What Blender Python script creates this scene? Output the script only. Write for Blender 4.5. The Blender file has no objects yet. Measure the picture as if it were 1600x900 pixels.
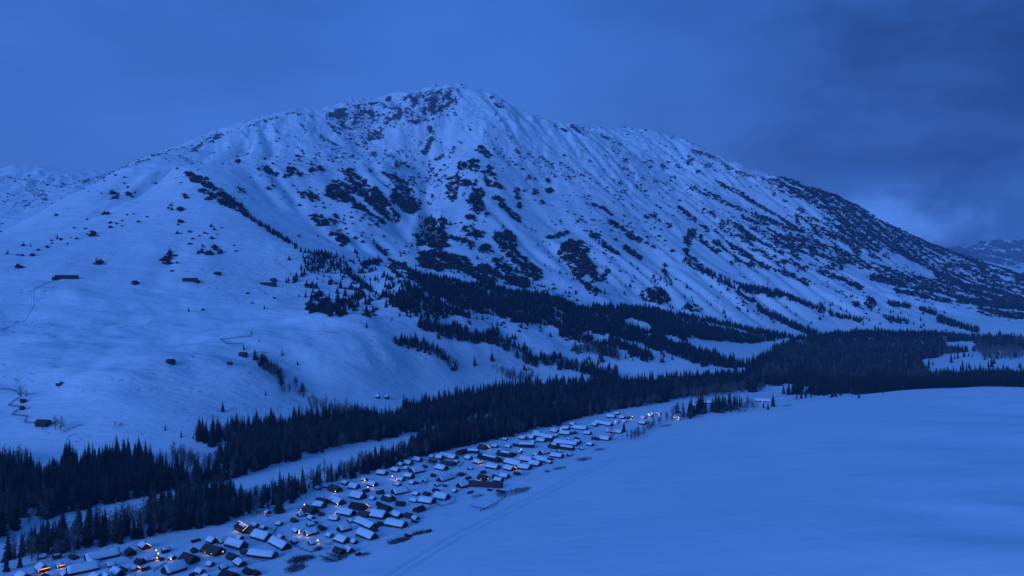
# Blue-hour winter valley: snowy mountain, conifer woods, log village under a drone-height camera
import bpy, bmesh, math, random
import numpy as np
R = math.radians
random.seed(7)
rng = np.random.default_rng(11)
scene = bpy.context.scene
COL = scene.collection

# ---------------------------------------------------------------- camera
CAM_Z = 145.0
FOC = 1155.0                      # focal length in pixels of a 1600 px wide frame
cam_d = bpy.data.cameras.new('camera')
cam_d.sensor_width = 36.0
cam_d.lens = 36.0 * FOC / 1600.0
cam_d.clip_start = 1.0
cam_d.clip_end = 60000.0
cam = bpy.data.objects.new('camera', cam_d)
COL.objects.link(cam)
cam.location = (0, 0, CAM_Z)
cam.rotation_euler = (R(90), 0, 0)
scene.camera = cam

# ---------------------------------------------------------------- world: overcast blue-hour sky
SKY_ELEV, SKY_ROT = R(1.5), R(205)
world = bpy.data.worlds.new('World')
scene.world = world
world.use_nodes = True
wn, wl = world.node_tree.nodes, world.node_tree.links
wn.clear()
def wnode(t, **kw):
    n = wn.new(t)
    for k, v in kw.items(): setattr(n, k, v)
    return n
w_out = wnode('ShaderNodeOutputWorld')
w_bg = wnode('ShaderNodeBackground'); w_bg.inputs['Strength'].default_value = 0.10
w_sky = wnode('ShaderNodeTexSky', sky_type='NISHITA', sun_disc=False, sun_elevation=SKY_ELEV, sun_rotation=SKY_ROT,
              altitude=1200, air_density=1.0, dust_density=0.3, ozone_density=6.0)
w_tc = wnode('ShaderNodeTexCoord')
w_sep = wnode('ShaderNodeSeparateXYZ'); wl.new(w_tc.outputs['Generated'], w_sep.inputs[0])
def wmath(op, a, b=None, clamp=False):
    n = wnode('ShaderNodeMath', operation=op, use_clamp=clamp)
    for i, v in enumerate((a, b)):
        if v is None: continue
        if isinstance(v, (int, float)): n.inputs[i].default_value = v
        else: wl.new(v, n.inputs[i])
    return n.outputs[0]
def wramp(v, a, b, c, d):
    n = wnode('ShaderNodeMapRange', interpolation_type='SMOOTHSTEP')
    wl.new(v, n.inputs['Value'])
    for k, x in zip(('From Min', 'From Max', 'To Min', 'To Max'), (a, b, c, d)): n.inputs[k].default_value = x
    return n.outputs[0]
up = w_sep.outputs['Z']
# cloud deck: brighter overhead than at the horizon (overcast law), heavier towards the right-hand valley
lum = wmath('ADD', wmath('MULTIPLY', wmath('MAXIMUM', up, 0.0), 0.04), 1.0)
side = wramp(w_sep.outputs['X'], -0.05, 0.55, 1.0, 0.50)
w_map = wnode('ShaderNodeMapping'); wl.new(w_tc.outputs['Generated'], w_map.inputs[0])
w_map.inputs['Scale'].default_value = (1.0, 1.0, 2.6)
w_n1 = wnode('ShaderNodeTexNoise'); wl.new(w_map.outputs[0], w_n1.inputs['Vector'])
w_n1.inputs['Scale'].default_value = 2.3; w_n1.inputs['Detail'].default_value = 5; w_n1.inputs['Roughness'].default_value = 0.52
cl1 = wramp(w_n1.outputs[0], 0.3, 0.70, 0.84, 1.14)
# mist banks low over the right-hand valley
w_map2 = wnode('ShaderNodeMapping'); wl.new(w_tc.outputs['Generated'], w_map2.inputs[0])
w_map2.inputs['Scale'].default_value = (1.0, 1.0, 1.6); w_map2.inputs['Location'].default_value = (3.3, 1.1, 0.9)
w_n2 = wnode('ShaderNodeTexNoise'); wl.new(w_map2.outputs[0], w_n2.inputs['Vector'])
w_n2.inputs['Scale'].default_value = 5.0; w_n2.inputs['Detail'].default_value = 6; w_n2.inputs['Roughness'].default_value = 0.55
mist = wmath('MULTIPLY', wramp(w_n2.outputs[0], 0.40, 0.66, 0.0, 1.0), wramp(up, 0.07, 0.17, 1.0, 0.0))
mist = wmath('MULTIPLY', mist, wramp(w_sep.outputs['X'], 0.36, 0.46, 0.0, 1.0))
lum = wmath('MULTIPLY', wmath('MULTIPLY', lum, side), cl1)
w_n3 = wnode('ShaderNodeTexNoise'); wl.new(w_map.outputs[0], w_n3.inputs['Vector'])
w_n3.inputs['Scale'].default_value = 4.6; w_n3.inputs['Detail'].default_value = 6; w_n3.inputs['Roughness'].default_value = 0.58
heavy = wramp(w_sep.outputs['X'], 0.15, 0.5, 0.0, 1.0)
lum = wmath('MULTIPLY', lum, wmath('ADD', 1.0, wmath('MULTIPLY', heavy, wramp(w_n3.outputs[0], 0.32, 0.68, -0.24, 0.22))))
lum = wmath('ADD', lum, wmath('MULTIPLY', mist, 1.5))
w_tint = wnode('ShaderNodeVectorMath', operation='SCALE')
w_tone = wnode('ShaderNodeMix', data_type='RGBA')          # camera white balance of the blue hour, linear; bluer overhead
wl.new(wramp(up, 0.05, 0.85, 0.0, 1.0), w_tone.inputs['Factor'])
w_tone.inputs['A'].default_value = (0.56, 1.72, 6.2, 1); w_tone.inputs['B'].default_value = (0.15, 1.28, 5.5, 1)
wl.new(w_tone.outputs['Result'], w_tint.inputs[0])
wl.new(lum, w_tint.inputs['Scale'])
w_mix = wnode('ShaderNodeMix', data_type='RGBA'); w_mix.inputs['Factor'].default_value = 0.93
w_skyt = wnode('ShaderNodeVectorMath', operation='MULTIPLY'); wl.new(w_sky.outputs[0], w_skyt.inputs[0])
w_skyt.inputs[1].default_value = (0.10, 0.28, 1.0)
wl.new(w_skyt.outputs[0], w_mix.inputs['A']); wl.new(w_tint.outputs[0], w_mix.inputs['B'])
wl.new(w_mix.outputs['Result'], w_bg.inputs['Color'])
wl.new(w_bg.outputs[0], w_out.inputs[0])

# ---------------------------------------------------------------- sun: already down, a broad faint glow through the cloud
sun_d = bpy.data.lights.new('sun', 'SUN')
sun_d.energy = 1.9; sun_d.angle = R(26); sun_d.color = (0.15, 0.34, 1.0)
sun = bpy.data.objects.new('sun', sun_d); COL.objects.link(sun)
sun.rotation_euler = (R(72), 0, R(-42))      # from the upper left behind the camera

# ---------------------------------------------------------------- exposure and render
vs = scene.view_settings
vs.view_transform = 'Standard'; vs.look = 'None'; vs.exposure = 0.0; vs.gamma = 1.0; vs.use_curve_mapping = False
scene.render.engine = 'CYCLES'
cy = scene.cycles
cy.max_bounces = 4; cy.diffuse_bounces = 2; cy.glossy_bounces = 1; cy.transmission_bounces = 2
cy.volume_bounces = 1; cy.transparent_max_bounces = 4
cy.use_denoising = True
cy.use_adaptive_sampling = True; cy.adaptive_threshold = 0.01

# ================================================================ helpers
def hash2(ix, iy, seed):
    n = (ix.astype(np.int64) * 374761393 + iy.astype(np.int64) * 668265263 + seed * 144665) & 0xffffffff
    n = ((n ^ (n >> 13)) * 1274126177) & 0xffffffff
    return ((n ^ (n >> 16)) & 0xffffff) / float(0xffffff)
def pnoise(x, y, seed=0):                       # gradient noise, about -1..1
    x0 = np.floor(x); y0 = np.floor(y); fx = x - x0; fy = y - y0
    u = fx*fx*fx*(fx*(fx*6-15)+10); v = fy*fy*fy*(fy*(fy*6-15)+10)
    def g(dx, dy):
        a = hash2(x0+dx, y0+dy, seed) * 2*np.pi
        return np.cos(a)*(fx-dx) + np.sin(a)*(fy-dy)
    return ((g(0,0)*(1-u)+g(1,0)*u)*(1-v) + (g(0,1)*(1-u)+g(1,1)*u)*v) * 1.5
def fbm(x, y, octs=4, seed=0, gain=0.5):
    s = 0; a = 1.0; f = 1.0
    for o in range(octs):
        s = s + a*pnoise(x*f, y*f, seed+o*17); a *= gain; f *= 2.03
    return s
def ridged(x, y, octs=3, seed=0):
    s = 0; a = 1.0; f = 1.0
    for o in range(octs):
        s = s + a*(1-2*np.abs(pnoise(x*f, y*f, seed+o*31))); a *= 0.5; f *= 2.1
    return s
def smooth(e0, e1, v):
    t = np.clip((v-e0)/(e1-e0), 0, 1); return t*t*(3-2*t)

def mesh_from(name, verts, faces, mats=(), mat_idx=None, smooth_shade=False):
    me = bpy.data.meshes.new(name)
    me.from_pydata(verts, [], faces)
    for m in mats: me.materials.append(m)
    if mat_idx is not None: me.polygons.foreach_set('material_index', mat_idx)
    if smooth_shade: me.polygons.foreach_set('use_smooth', [True]*len(me.polygons))
    me.update()
    return me
def link(o, parent=None):
    COL.objects.link(o)
    if parent is not None: o.parent = parent
    return o
def obj(name, me, parent=None, loc=None, rz=None):
    o = bpy.data.objects.new(name, me); link(o, parent)
    if loc is not None: o.location = loc
    if rz is not None: o.rotation_euler = (0, 0, rz)
    return o
def empty(name, loc, rz=0.0, scale=None):
    o = bpy.data.objects.new(name, None); link(o)
    o.location = loc; o.rotation_euler = (0, 0, rz); o.empty_display_size = 0.5
    if scale is not None: o.scale = scale
    return o
def tag(o, label, cat, group=None):
    o['label'] = label; o['category'] = cat
    if group: o['group'] = group
    return o
def kind(o, k, label=None):
    o['kind'] = k
    if label: o['label'] = label
    return o
class MB:                                       # collects shapes into one mesh
    def __init__(s): s.v = []; s.f = []
    def add(s, v, f):
        b = len(s.v); s.v += [tuple(p) for p in v]; s.f += [tuple(b+i for i in q) for q in f]
    def box(s, x0, x1, y0, y1, z0, z1):
        s.add([(x0,y0,z0),(x1,y0,z0),(x1,y1,z0),(x0,y1,z0),(x0,y0,z1),(x1,y0,z1),(x1,y1,z1),(x0,y1,z1)],
              [(0,3,2,1),(4,5,6,7),(0,1,5,4),(1,2,6,5),(2,3,7,6),(3,0,4,7)])
    def tube(s, p0, p1, r0, r1, n=5):
        p0 = np.array(p0, float); p1 = np.array(p1, float); d = p1-p0; d /= (np.linalg.norm(d)+1e-9)
        a = np.cross(d, (0,0,1) if abs(d[2]) < 0.9 else (1,0,0)); a /= np.linalg.norm(a); b = np.cross(d, a)
        vs_ = []
        for p, r in ((p0, r0), (p1, r1)):
            for k in range(n):
                t = 2*math.pi*k/n; vs_.append(p + r*(math.cos(t)*a + math.sin(t)*b))
        f = [(k, (k+1) % n, n+(k+1) % n, n+k) for k in range(n)] + [tuple(range(n-1, -1, -1)), tuple(range(n, 2*n))]
        s.add(vs_, f)
    def mesh(s, name, mat, smooth_shade=False): return mesh_from(name, s.v, s.f, (mat,), None, smooth_shade)

# ---------------------------------------------------------------- materials
MATS = {}
def new_mat(name, rough=0.8, spec=0.2):
    m = bpy.data.materials.new(name); m.use_nodes = True
    n = m.node_tree.nodes; b = n['Principled BSDF']
    b.inputs['Roughness'].default_value = rough
    b.inputs['Specular IOR Level'].default_value = spec
    MATS[name] = m
    return m, n, m.node_tree.links, b
def mnode(n, t, **kw):
    q = n.new(t)
    for k, v in kw.items(): setattr(q, k, v)
    return q
def setin(node, **kw):
    for k, v in kw.items(): node.inputs[k.replace('_', ' ')].default_value = v
def ramp_node(n, l, src, stops):
    q = n.new('ShaderNodeValToRGB'); l.new(src, q.inputs[0])
    e = q.color_ramp.elements
    while len(e) < len(stops): e.new(0.5)
    for el, (p, c) in zip(e, stops): el.position = p; el.color = (*c, 1)
    return q.outputs[0]
def noise_node(n, l, vec, scale, detail=4, rough=0.55):
    q = n.new('ShaderNodeTexNoise'); l.new(vec, q.inputs['Vector'])
    q.inputs['Scale'].default_value = scale; q.inputs['Detail'].default_value = detail; q.inputs['Roughness'].default_value = rough
    return q.outputs[0]

def noise_colour(name, c0, c1, scale, rough=0.85, spec=0.15, coord='Object', bump=0.0, bscale=None, per_object=0.0):
    m, n, l, b = new_mat(name, rough, spec)
    tc = n.new('ShaderNodeTexCoord')
    f = noise_node(n, l, tc.outputs[coord], scale)
    c = ramp_node(n, l, f, ((0.3, c0), (0.7, c1)))
    if per_object:
        oi = n.new('ShaderNodeObjectInfo'); mr = n.new('ShaderNodeMapRange'); l.new(oi.outputs['Random'], mr.inputs[0])
        mr.inputs['To Min'].default_value = 1-per_object; mr.inputs['To Max'].default_value = 1+per_object
        vm = n.new('ShaderNodeVectorMath'); vm.operation = 'SCALE'; l.new(c, vm.inputs[0]); l.new(mr.outputs[0], vm.inputs['Scale'])
        c = vm.outputs[0]
    l.new(c, b.inputs['Base Color'])
    if bump:
        g = noise_node(n, l, tc.outputs[coord], bscale or scale*3)
        bp = n.new('ShaderNodeBump'); bp.inputs['Strength'].default_value = 1.0; bp.inputs['Distance'].default_value = bump
        l.new(g, bp.inputs['Height']); l.new(bp.outputs[0], b.inputs['Normal'])
    return m
noise_colour('conifer', (0.010, 0.016, 0.012), (0.028, 0.038, 0.028), 3.0, per_object=0.35)
noise_colour('bark', (0.035, 0.028, 0.022), (0.07, 0.055, 0.045), 6.0)
noise_colour('bare_twig', (0.11, 0.095, 0.085), (0.20, 0.175, 0.16), 4.0, per_object=0.3)
noise_colour('scrub', (0.016, 0.02, 0.015), (0.045, 0.045, 0.036), 0.2, per_object=0.3)
noise_colour('brush', (0.04, 0.032, 0.026), (0.09, 0.07, 0.055), 2.0)
noise_colour('snow_cap', (0.80, 0.83, 0.87), (0.86, 0.88, 0.90), 0.6, rough=0.6, bump=0.05, bscale=2.0)
# log walls: horizontal courses
def wood(name, c0, c1, axis, freq, depth):
    m, n, l, b = new_mat(name, 0.85, 0.1)
    tc = n.new('ShaderNodeTexCoord'); w = n.new('ShaderNodeTexWave'); w.wave_type = 'BANDS'; w.bands_direction = axis
    l.new(tc.outputs['Object'], w.inputs['Vector'])
    w.inputs['Scale'].default_value = freq; w.inputs['Distortion'].default_value = 0.6; w.inputs['Detail'].default_value = 2
    f = noise_node(n, l, tc.outputs['Object'], 1.3, 6)
    c = ramp_node(n, l, f, ((0.3, c0), (0.7, c1)))
    dk = n.new('ShaderNodeMix'); dk.data_type = 'RGBA'; dk.blend_type = 'MULTIPLY'; dk.inputs['Factor'].default_value = 0.5
    l.new(c, dk.inputs['A']); l.new(w.outputs['Color'], dk.inputs['B'])
    oi = n.new('ShaderNodeObjectInfo'); mr = n.new('ShaderNodeMapRange'); l.new(oi.outputs['Random'], mr.inputs[0])
    mr.inputs['To Min'].default_value = 0.7; mr.inputs['To Max'].default_value = 1.35
    vm = n.new('ShaderNodeVectorMath'); vm.operation = 'SCALE'; l.new(dk.outputs['Result'], vm.inputs[0]); l.new(mr.outputs[0], vm.inputs['Scale'])
    l.new(vm.outputs[0], b.inputs['Base Color'])
    bp = n.new('ShaderNodeBump'); bp.inputs['Distance'].default_value = depth; l.new(w.outputs['Fac'], bp.inputs['Height']); l.new(bp.outputs[0], b.inputs['Normal'])
    return m
wood('log_wall', (0.045, 0.032, 0.024), (0.10, 0.072, 0.052), 'Z', 1.1, 0.06)
wood('plank_roof', (0.05, 0.043, 0.038), (0.10, 0.088, 0.078), 'X', 1.3, 0.03)
wood('dark_wood', (0.025, 0.02, 0.016), (0.055, 0.042, 0.034), 'X', 2.0, 0.02)
def glow(name, c, s):
    m, n, l, b = new_mat(name)
    b.inputs['Base Color'].default_value = (*c, 1); b.inputs['Emission Color'].default_value = (*c, 1); b.inputs['Emission Strength'].default_value = s
    return m
glow('lit_window', (1.0, 0.52, 0.18), 1.6)
glow('lit_strip', (1.0, 0.42, 0.12), 1.6)
glow('bulb', (1.0, 0.76, 0.5), 3.6)
m, n, l, b = new_mat('dark_glass', 0.15, 0.5); b.inputs['Base Color'].default_value = (0.02, 0.022, 0.028, 1)
m, n, l, b = new_mat('lamp_metal', 0.5, 0.4); b.inputs['Base Color'].default_value = (0.05, 0.05, 0.055, 1)

# snow ground; 'rock' attribute is where bare stone and frozen turf break through
def snow_ground(name, rocky, tuft, sastrugi):
    m, n, l, b = new_mat(name, 0.62, 0.25)
    tc = n.new('ShaderNodeTexCoord'); P = tc.outputs['Object']
    base = ramp_node(n, l, noise_node(n, l, P, 0.012, 5), ((0.3, (0.79, 0.82, 0.865)), (0.7, (0.87, 0.885, 0.905))))
    col = base
    if tuft:   # dry stalks and shrublets standing through the snow: fine specks
        sp = n.new('ShaderNodeTexNoise'); l.new(P, sp.inputs['Vector']); setin(sp, Scale=0.16, Detail=6, Roughness=0.72)
        big = noise_node(n, l, P, 0.008, 3)
        ad = n.new('ShaderNodeMath'); ad.operation = 'MULTIPLY_ADD'; l.new(big, ad.inputs[0]); ad.inputs[1].default_value = 0.35; l.new(sp.outputs[0], ad.inputs[2])
        mr = n.new('ShaderNodeMapRange'); l.new(ad.outputs[0], mr.inputs[0])
        for k, v in zip(('From Min', 'From Max', 'To Min', 'To Max'), (0.76, 0.88, 0.0, tuft)): mr.inputs[k].default_value = v
        mx = n.new('ShaderNodeMix'); mx.data_type = 'RGBA'; l.new(mr.outputs[0], mx.inputs['Factor'])
        l.new(col, mx.inputs['A']); mx.inputs['B'].default_value = (0.16, 0.14, 0.12, 1); col = mx.outputs['Result']
    if rocky:
        at_ = n.new('ShaderNodeAttribute'); at_.attribute_name = 'rock'
        nz = noise_node(n, l, P, 0.05, 7, 0.68)
        ad = n.new('ShaderNodeMath'); ad.operation = 'ADD'; l.new(at_.outputs['Fac'], ad.inputs[0]); l.new(nz, ad.inputs[1])
        mr = n.new('ShaderNodeMapRange'); l.new(ad.outputs[0], mr.inputs[0])
        for k, v in zip(('From Min', 'From Max'), (0.98, 1.08)): mr.inputs[k].default_value = v
        rc = ramp_node(n, l, noise_node(n, l, P, 0.11, 6, 0.65), ((0.3, (0.045, 0.042, 0.04)), (0.7, (0.14, 0.13, 0.125))))
        mx = n.new('ShaderNodeMix'); mx.data_type = 'RGBA'; l.new(mr.outputs[0], mx.inputs['Factor'])
        l.new(col, mx.inputs['A']); l.new(rc, mx.inputs['B']); col = mx.outputs['Result']
    l.new(col, b.inputs['Base Color'])
    mp = n.new('ShaderNodeMapping'); l.new(P, mp.inputs[0]); mp.inputs['Scale'].default_value = (0.35, 1.0, 1.0); mp.inputs['Rotation'].default_value = (0, 0, R(25))
    h1 = noise_node(n, l, mp.outputs[0], sastrugi[0], 6, 0.6)
    bp = n.new('ShaderNodeBump'); bp.inputs['Distance'].default_value = sastrugi[1]; l.new(h1, bp.inputs['Height']); l.new(bp.outputs[0], b.inputs['Normal'])
    return m
snow_ground('mountain_snow', True, 0.7, (0.035, 5.0))
snow_ground('field_snow', False, 0.0, (0.05, 1.3))
snow_ground('valley_snow', False, 0.25, (0.12, 0.8))
snow_ground('river_snow', False, 0.25, (0.2, 0.35))
def rock_mat():
    m, n, l, b = new_mat('rock', 0.85, 0.2)
    tc = n.new('ShaderNodeTexCoord'); ge = n.new('ShaderNodeNewGeometry')
    rc = ramp_node(n, l, noise_node(n, l, tc.outputs['Object'], 1.5, 6, 0.65), ((0.3, (0.035, 0.033, 0.032)), (0.7, (0.10, 0.094, 0.09))))
    sx = n.new('ShaderNodeSeparateXYZ'); l.new(ge.outputs['True Normal'], sx.inputs[0])
    mr = n.new('ShaderNodeMapRange'); l.new(sx.outputs['Z'], mr.inputs[0])   # snow lies on the ledges
    mr.inputs['From Min'].default_value = 0.80; mr.inputs['From Max'].default_value = 0.90
    mx = n.new('ShaderNodeMix'); mx.data_type = 'RGBA'; l.new(mr.outputs[0], mx.inputs['Factor']); l.new(rc, mx.inputs['A'])
    mx.inputs['B'].default_value = (0.83, 0.85, 0.885, 1); l.new(mx.outputs['Result'], b.inputs['Base Color'])
rock_mat()

# ================================================================ terrain
# Survey points: bearing and dip as read from the camera station (pixel column, row of a 1600x900 frame) and distance in metres
def st(px, py, d): return ((px-800)/FOC*d, d, CAM_Z-(py-450)/FOC*d)
def ground_pt(px, py, z):
    d = (CAM_Z-z)*FOC/(py-450); return ((px-800)/FOC*d, d, z)
C = []
def col(px, *rows):
    for py, d in rows: C.append(st(px, py, d))
def line(*pts):
    for p in pts: C.append(st(*p))
def flat(z, *pts):
    for px, py in pts: C.append(ground_pt(px, py, z))
# valley floor with the village terrace and the river meadow
flat(0.0, (-250, 900), (-250, 780), (0, 900), (0, 800), (0, 745), (150, 770), (300, 735), (300, 860), (500, 710), (500, 800), (700, 650), (650, 720),
     (900, 620), (850, 690), (1050, 602), (1150, 595), (1230, 572), (1350, 572), (1500, 580), (1420, 552), (1600, 575), (1270, 545), (1600, 555),
     (1900, 560), (1700, 540), (1950, 600), (430, 850), (980, 650))
C += [(-300, 100, 0), (-250, 250, 0), (-600, 250, 2), (-120, 290, 0)]
# the open bench on the right (convex, rising away from the village)
flat(1.5, (560, 905), (700, 830), (830, 775), (960, 715), (1060, 668))
flat(9, (800, 900), (950, 800), (1080, 720), (1180, 665))
flat(17, (1100, 900), (1200, 780), (1300, 690), (1330, 632))
flat(26, (1400, 900), (1450, 760), (1480, 660), (1480, 615))
flat(32, (1600, 880), (1620, 700), (1600, 612))
flat(35, (1900, 900), (1900, 650))
C += [(60, 120, 8), (300, 80, 30), (200, 200, 18), (500, 200, 42), (640, 1010, 18), (480, 1030, 9), (330, 1000, 3), (760, 1080, 10)]
# left slope
col(-300, (640, 700), (560, 850), (480, 1050), (400, 1300), (345, 1700), (330, 2100))
col(0, (700, 660), (650, 715), (600, 775), (560, 835), (545, 900), (500, 1000), (440, 1130), (400, 1260))
col(200, (700, 660), (650, 707), (600, 765), (560, 825), (545, 890), (520, 970), (480, 1070), (440, 1170), (400, 1290), (350, 1480), (305, 1720))
col(100, (350, 1530), (420, 1200))
SKYLINE = ((0, 360, 1550), (60, 335, 1640), (100, 312, 1720), (140, 292, 1800), (172, 271, 1900), (200, 261, 2000), (250, 242, 2120), (300, 225, 2230), (330, 210, 2280),
     (370, 199, 2330), (420, 184, 2400), (445, 176, 2430), (472, 174, 2450), (505, 177, 2500), (530, 166, 2540), (570, 160, 2580), (610, 154, 2620),
     (640, 145, 2650), (680, 138, 2680), (705, 134, 2700), (740, 140, 2710), (770, 151, 2710), (800, 171, 2730), (830, 185, 2770), (850, 192, 2800),
     (895, 200, 2830), (930, 213, 2850), (965, 228, 2880))
line(*SKYLINE)
C += [(-1560, 2150, 205), (-1380, 2230, 260), (-1750, 2000, 200)]
line((0, 320, 2900), (-100, 290, 3300), (0, 270, 3600), (40, 260, 3600), (75, 267, 3650), (110, 274, 3700), (165, 271, 3700), (-250, 300, 3500), (230, 290, 3500))
# nose of the left spur and its crest
line((290, 266, 1800), (340, 301, 1690), (385, 333, 1580), (430, 364, 1490), (470, 387, 1420), (250, 290, 1760))
line((325, 258, 1990), (345, 235, 2120), (400, 310, 1760), (440, 340, 1680), (400, 250, 2060))
col(330, (420, 1250), (370, 1410), (330, 1560))
line((450, 330, 1770), (500, 365, 1640), (550, 390, 1580), (590, 412, 1540), (480, 280, 1960), (450, 230, 2190), (520, 230, 2260), (560, 300, 1990), (600, 350, 1800))
# couloir below the summit, ribs either side
line((697, 165, 2590), (684, 220, 2450), (668, 280, 2290), (650, 330, 2090), (630, 380, 1830), (613, 415, 1590))
line((640, 200, 2460), (610, 250, 2230), (620, 300, 2060), (600, 330, 1890), (575, 250, 2290), (560, 205, 2440), (590, 180, 2520))
line((760, 200, 2480), (735, 255, 2240), (735, 320, 2000), (715, 380, 1770), (690, 425, 1590), (790, 240, 2420))
col(850, (250, 2510), (300, 2310), (350, 2110), (400, 1900), (440, 1710))
col(800, (300, 2190), (350, 1980), (400, 1790), (440, 1640))
col(920, (250, 2620), (300, 2380), (350, 2150), (400, 1930), (450, 1730))
col(1000, (258, 2930), (300, 2600), (350, 2340), (400, 2110), (450, 1880), (490, 1710))
col(1070, (300, 2760), (350, 2460), (400, 2200), (450, 1980), (500, 1770))
col(1150, (300, 2960), (350, 2620), (400, 2340), (450, 2110), (490, 1940), (520, 1830))
col(1300, (350, 2970), (400, 2620), (440, 2360), (480, 2130), (515, 1990))
col(1450, (420, 3250), (450, 2680), (480, 2310), (510, 2090))
col(1600, (468, 3100), (490, 2420), (520, 2080), (533, 2010))
col(1900, (480, 2600), (462, 4500), (535, 2000), (500, 2300))
RIGHTLINE = ((940, 205, 3300), (975, 206, 3350), (1010, 211, 3400), (1060, 222, 3400), (1090, 234, 3350), (1130, 254, 3350), (1180, 274, 3400), (1230, 289, 3450),
     (1290, 306, 3550), (1330, 325, 3650), (1370, 350, 3800), (1420, 383, 4000), (1470, 401, 4200), (1530, 425, 4500), (1600, 446, 4800), (1700, 462, 5000))
line(*RIGHTLINE)
SKYLINE = SKYLINE + RIGHTLINE
# foothills
col(400, (680, 720), (640, 775), (600, 830), (560, 890), (530, 950), (500, 1060), (450, 1200), (420, 1300))
col(550, (640, 860), (600, 910), (560, 960), (520, 1020), (490, 1090), (475, 1180), (440, 1330), (412, 1460))
col(650, (620, 960), (590, 1010), (550, 1060), (505, 1120), (482, 1190), (450, 1300), (425, 1450))
col(750, (600, 1080), (570, 1130), (545, 1170), (520, 1230), (490, 1330), (460, 1430), (440, 1530))
col(850, (592, 1170), (560, 1230), (530, 1300), (500, 1400), (475, 1520), (455, 1620))
col(950, (582, 1250), (560, 1290), (535, 1370), (510, 1470), (490, 1590))
col(1050, (577, 1300), (555, 1380), (530, 1500), (505, 1680))
col(1150, (572, 1380), (545, 1560))
# the far side falls away
line((200, 310, 2600), (400, 250, 3050), (700, 205, 3400), (850, 230, 3700), (1100, 300, 4000), (1300, 360, 4300), (0, 330, 4300), (400, 330, 4200), (800, 330, 5000))
for _p in SKYLINE: C.append(st(_p[0], _p[1]+13, _p[2]+130))
C = np.array(C)
MQ = 55.0
def _k(dx, dy): return np.sqrt(dx*dx + dy*dy + MQ*MQ)
_n = len(C)
_A = np.zeros((_n+3, _n+3)); _A[:_n, :_n] = _k(C[:, 0][:, None]-C[:, 0][None], C[:, 1][:, None]-C[:, 1][None])
_A[:_n, :_n] += np.eye(_n)*-4.0
_A[:_n, _n] = 1; _A[_n, :_n] = 1
_A[_n+1, _n+1] = _A[_n+2, _n+2] = 1
_w = np.linalg.solve(_A, np.concatenate([C[:, 2], [0, 0, 0]]))
def rbf(x, y):
    out = np.empty(x.size); xf = x.ravel(); yf = y.ravel()
    for i in range(0, xf.size, 40000):
        s = slice(i, i+40000)
        out[s] = _k(xf[s][:, None]-C[:, 0][None], yf[s][:, None]-C[:, 1][None]) @ _w[:_n] + _w[_n]
    return out.reshape(x.shape)
GS = 12.0
GX = np.arange(-3600, 3900, GS); GY = np.arange(-60, 5300, GS)
XX, YY = np.meshgrid(GX, GY)
H0 = rbf(XX, YY)
# low ground stays a floor
H0 = np.where((YY < 2100) & (H0 < 1.0), 1.0 - 3.0*(1-np.exp(-(1.0-H0)/3.0)), H0)
steep = smooth(14, 120, H0) * smooth(800, 1250, YY)
# diagonal spurs on the right flank (run down to the right and towards the camera), broad relief elsewhere
al, ac = (XX*0.79 - YY*0.61), (XX*0.61 + YY*0.79)
wright = smooth(-150, 350, XX)
H0 = H0 + steep*wright*(9*ridged(ac/230 + 1.0*fbm(al/420, ac/420, 3, 5), al/1500, 2, 3) - 4)
H0 = H0 + steep*(1-wright)*7*fbm(XX/260, YY/330, 3, 9)
hi = smooth(230, 600, H0)
H0 = H0 + hi*steep*(7*ridged(XX/170+1.2*fbm(XX/260, YY/260, 3, 71), YY/300+.8*fbm(XX/260, YY/260, 2, 75), 3, 21))
# water-carved gullies: trace many runnels downhill, cut where they gather
def blur(a):
    a = (np.roll(a, 1, 0)+np.roll(a, -1, 0)+2*a)/4
    return (np.roll(a, 1, 1)+np.roll(a, -1, 1)+2*a)/4
H = H0.copy()
EN = fbm(XX/420, YY/420, 2, 63)
er = np.random.default_rng(5)
for it in range(9):
    gy, gx = np.gradient(blur(H), GS)
    N = 45000
    sel = er.random(N)
    px_ = er.uniform(0, len(GX)-2, N); py_ = er.uniform(int(900/GS), len(GY)-2, N)
    acc = np.zeros_like(H)
    for s_ in range(70):
        i = px_.astype(int); j = py_.astype(int)
        dx = gx[j, i]; dy = gy[j, i]; g = np.sqrt(dx*dx+dy*dy)+1e-6
        acc += np.bincount(j*H.shape[1]+i, weights=(g > 0.12), minlength=H.size).reshape(H.shape)
        px_ = np.clip(px_ - dx/g + er.normal(0, 0.25, N), 0, len(GX)-2); py_ = np.clip(py_ - dy/g + er.normal(0, 0.25, N), 0, len(GY)-2)
    a = blur(np.log1p(acc))
    a = a - blur(blur(blur(blur(blur(blur(a))))))
    H = H - np.clip(a, -1.0, 2.0)*1.2*steep*smooth(0.25, 0.6, np.hypot(gx, gy))*(0.45+0.9*smooth(-.3, .5, EN))
H = 0.75*H + 0.25*blur(H)
def sample(x, y):                                # Catmull-Rom on the height grid
    x = np.asarray(x, float); y = np.asarray(y, float)
    u = np.clip((x-GX[0])/GS, 1, len(GX)-3.001); v = np.clip((y-GY[0])/GS, 1, len(GY)-3.001)
    i = u.astype(int); j = v.astype(int); fu = u-i; fv = v-j
    def w4(t): return (-.5*t+t*t-.5*t**3, 1-2.5*t*t+1.5*t**3, .5*t+2*t*t-1.5*t**3, -.5*t*t+.5*t**3)
    wu = w4(fu); wv = w4(fv); out = 0
    for b_ in range(4):
        r_ = 0
        for a_ in range(4): r_ = r_ + wu[a_]*H[j+b_-1, i+a_-1]
        out = out + wv[b_]*r_
    return out
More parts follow.
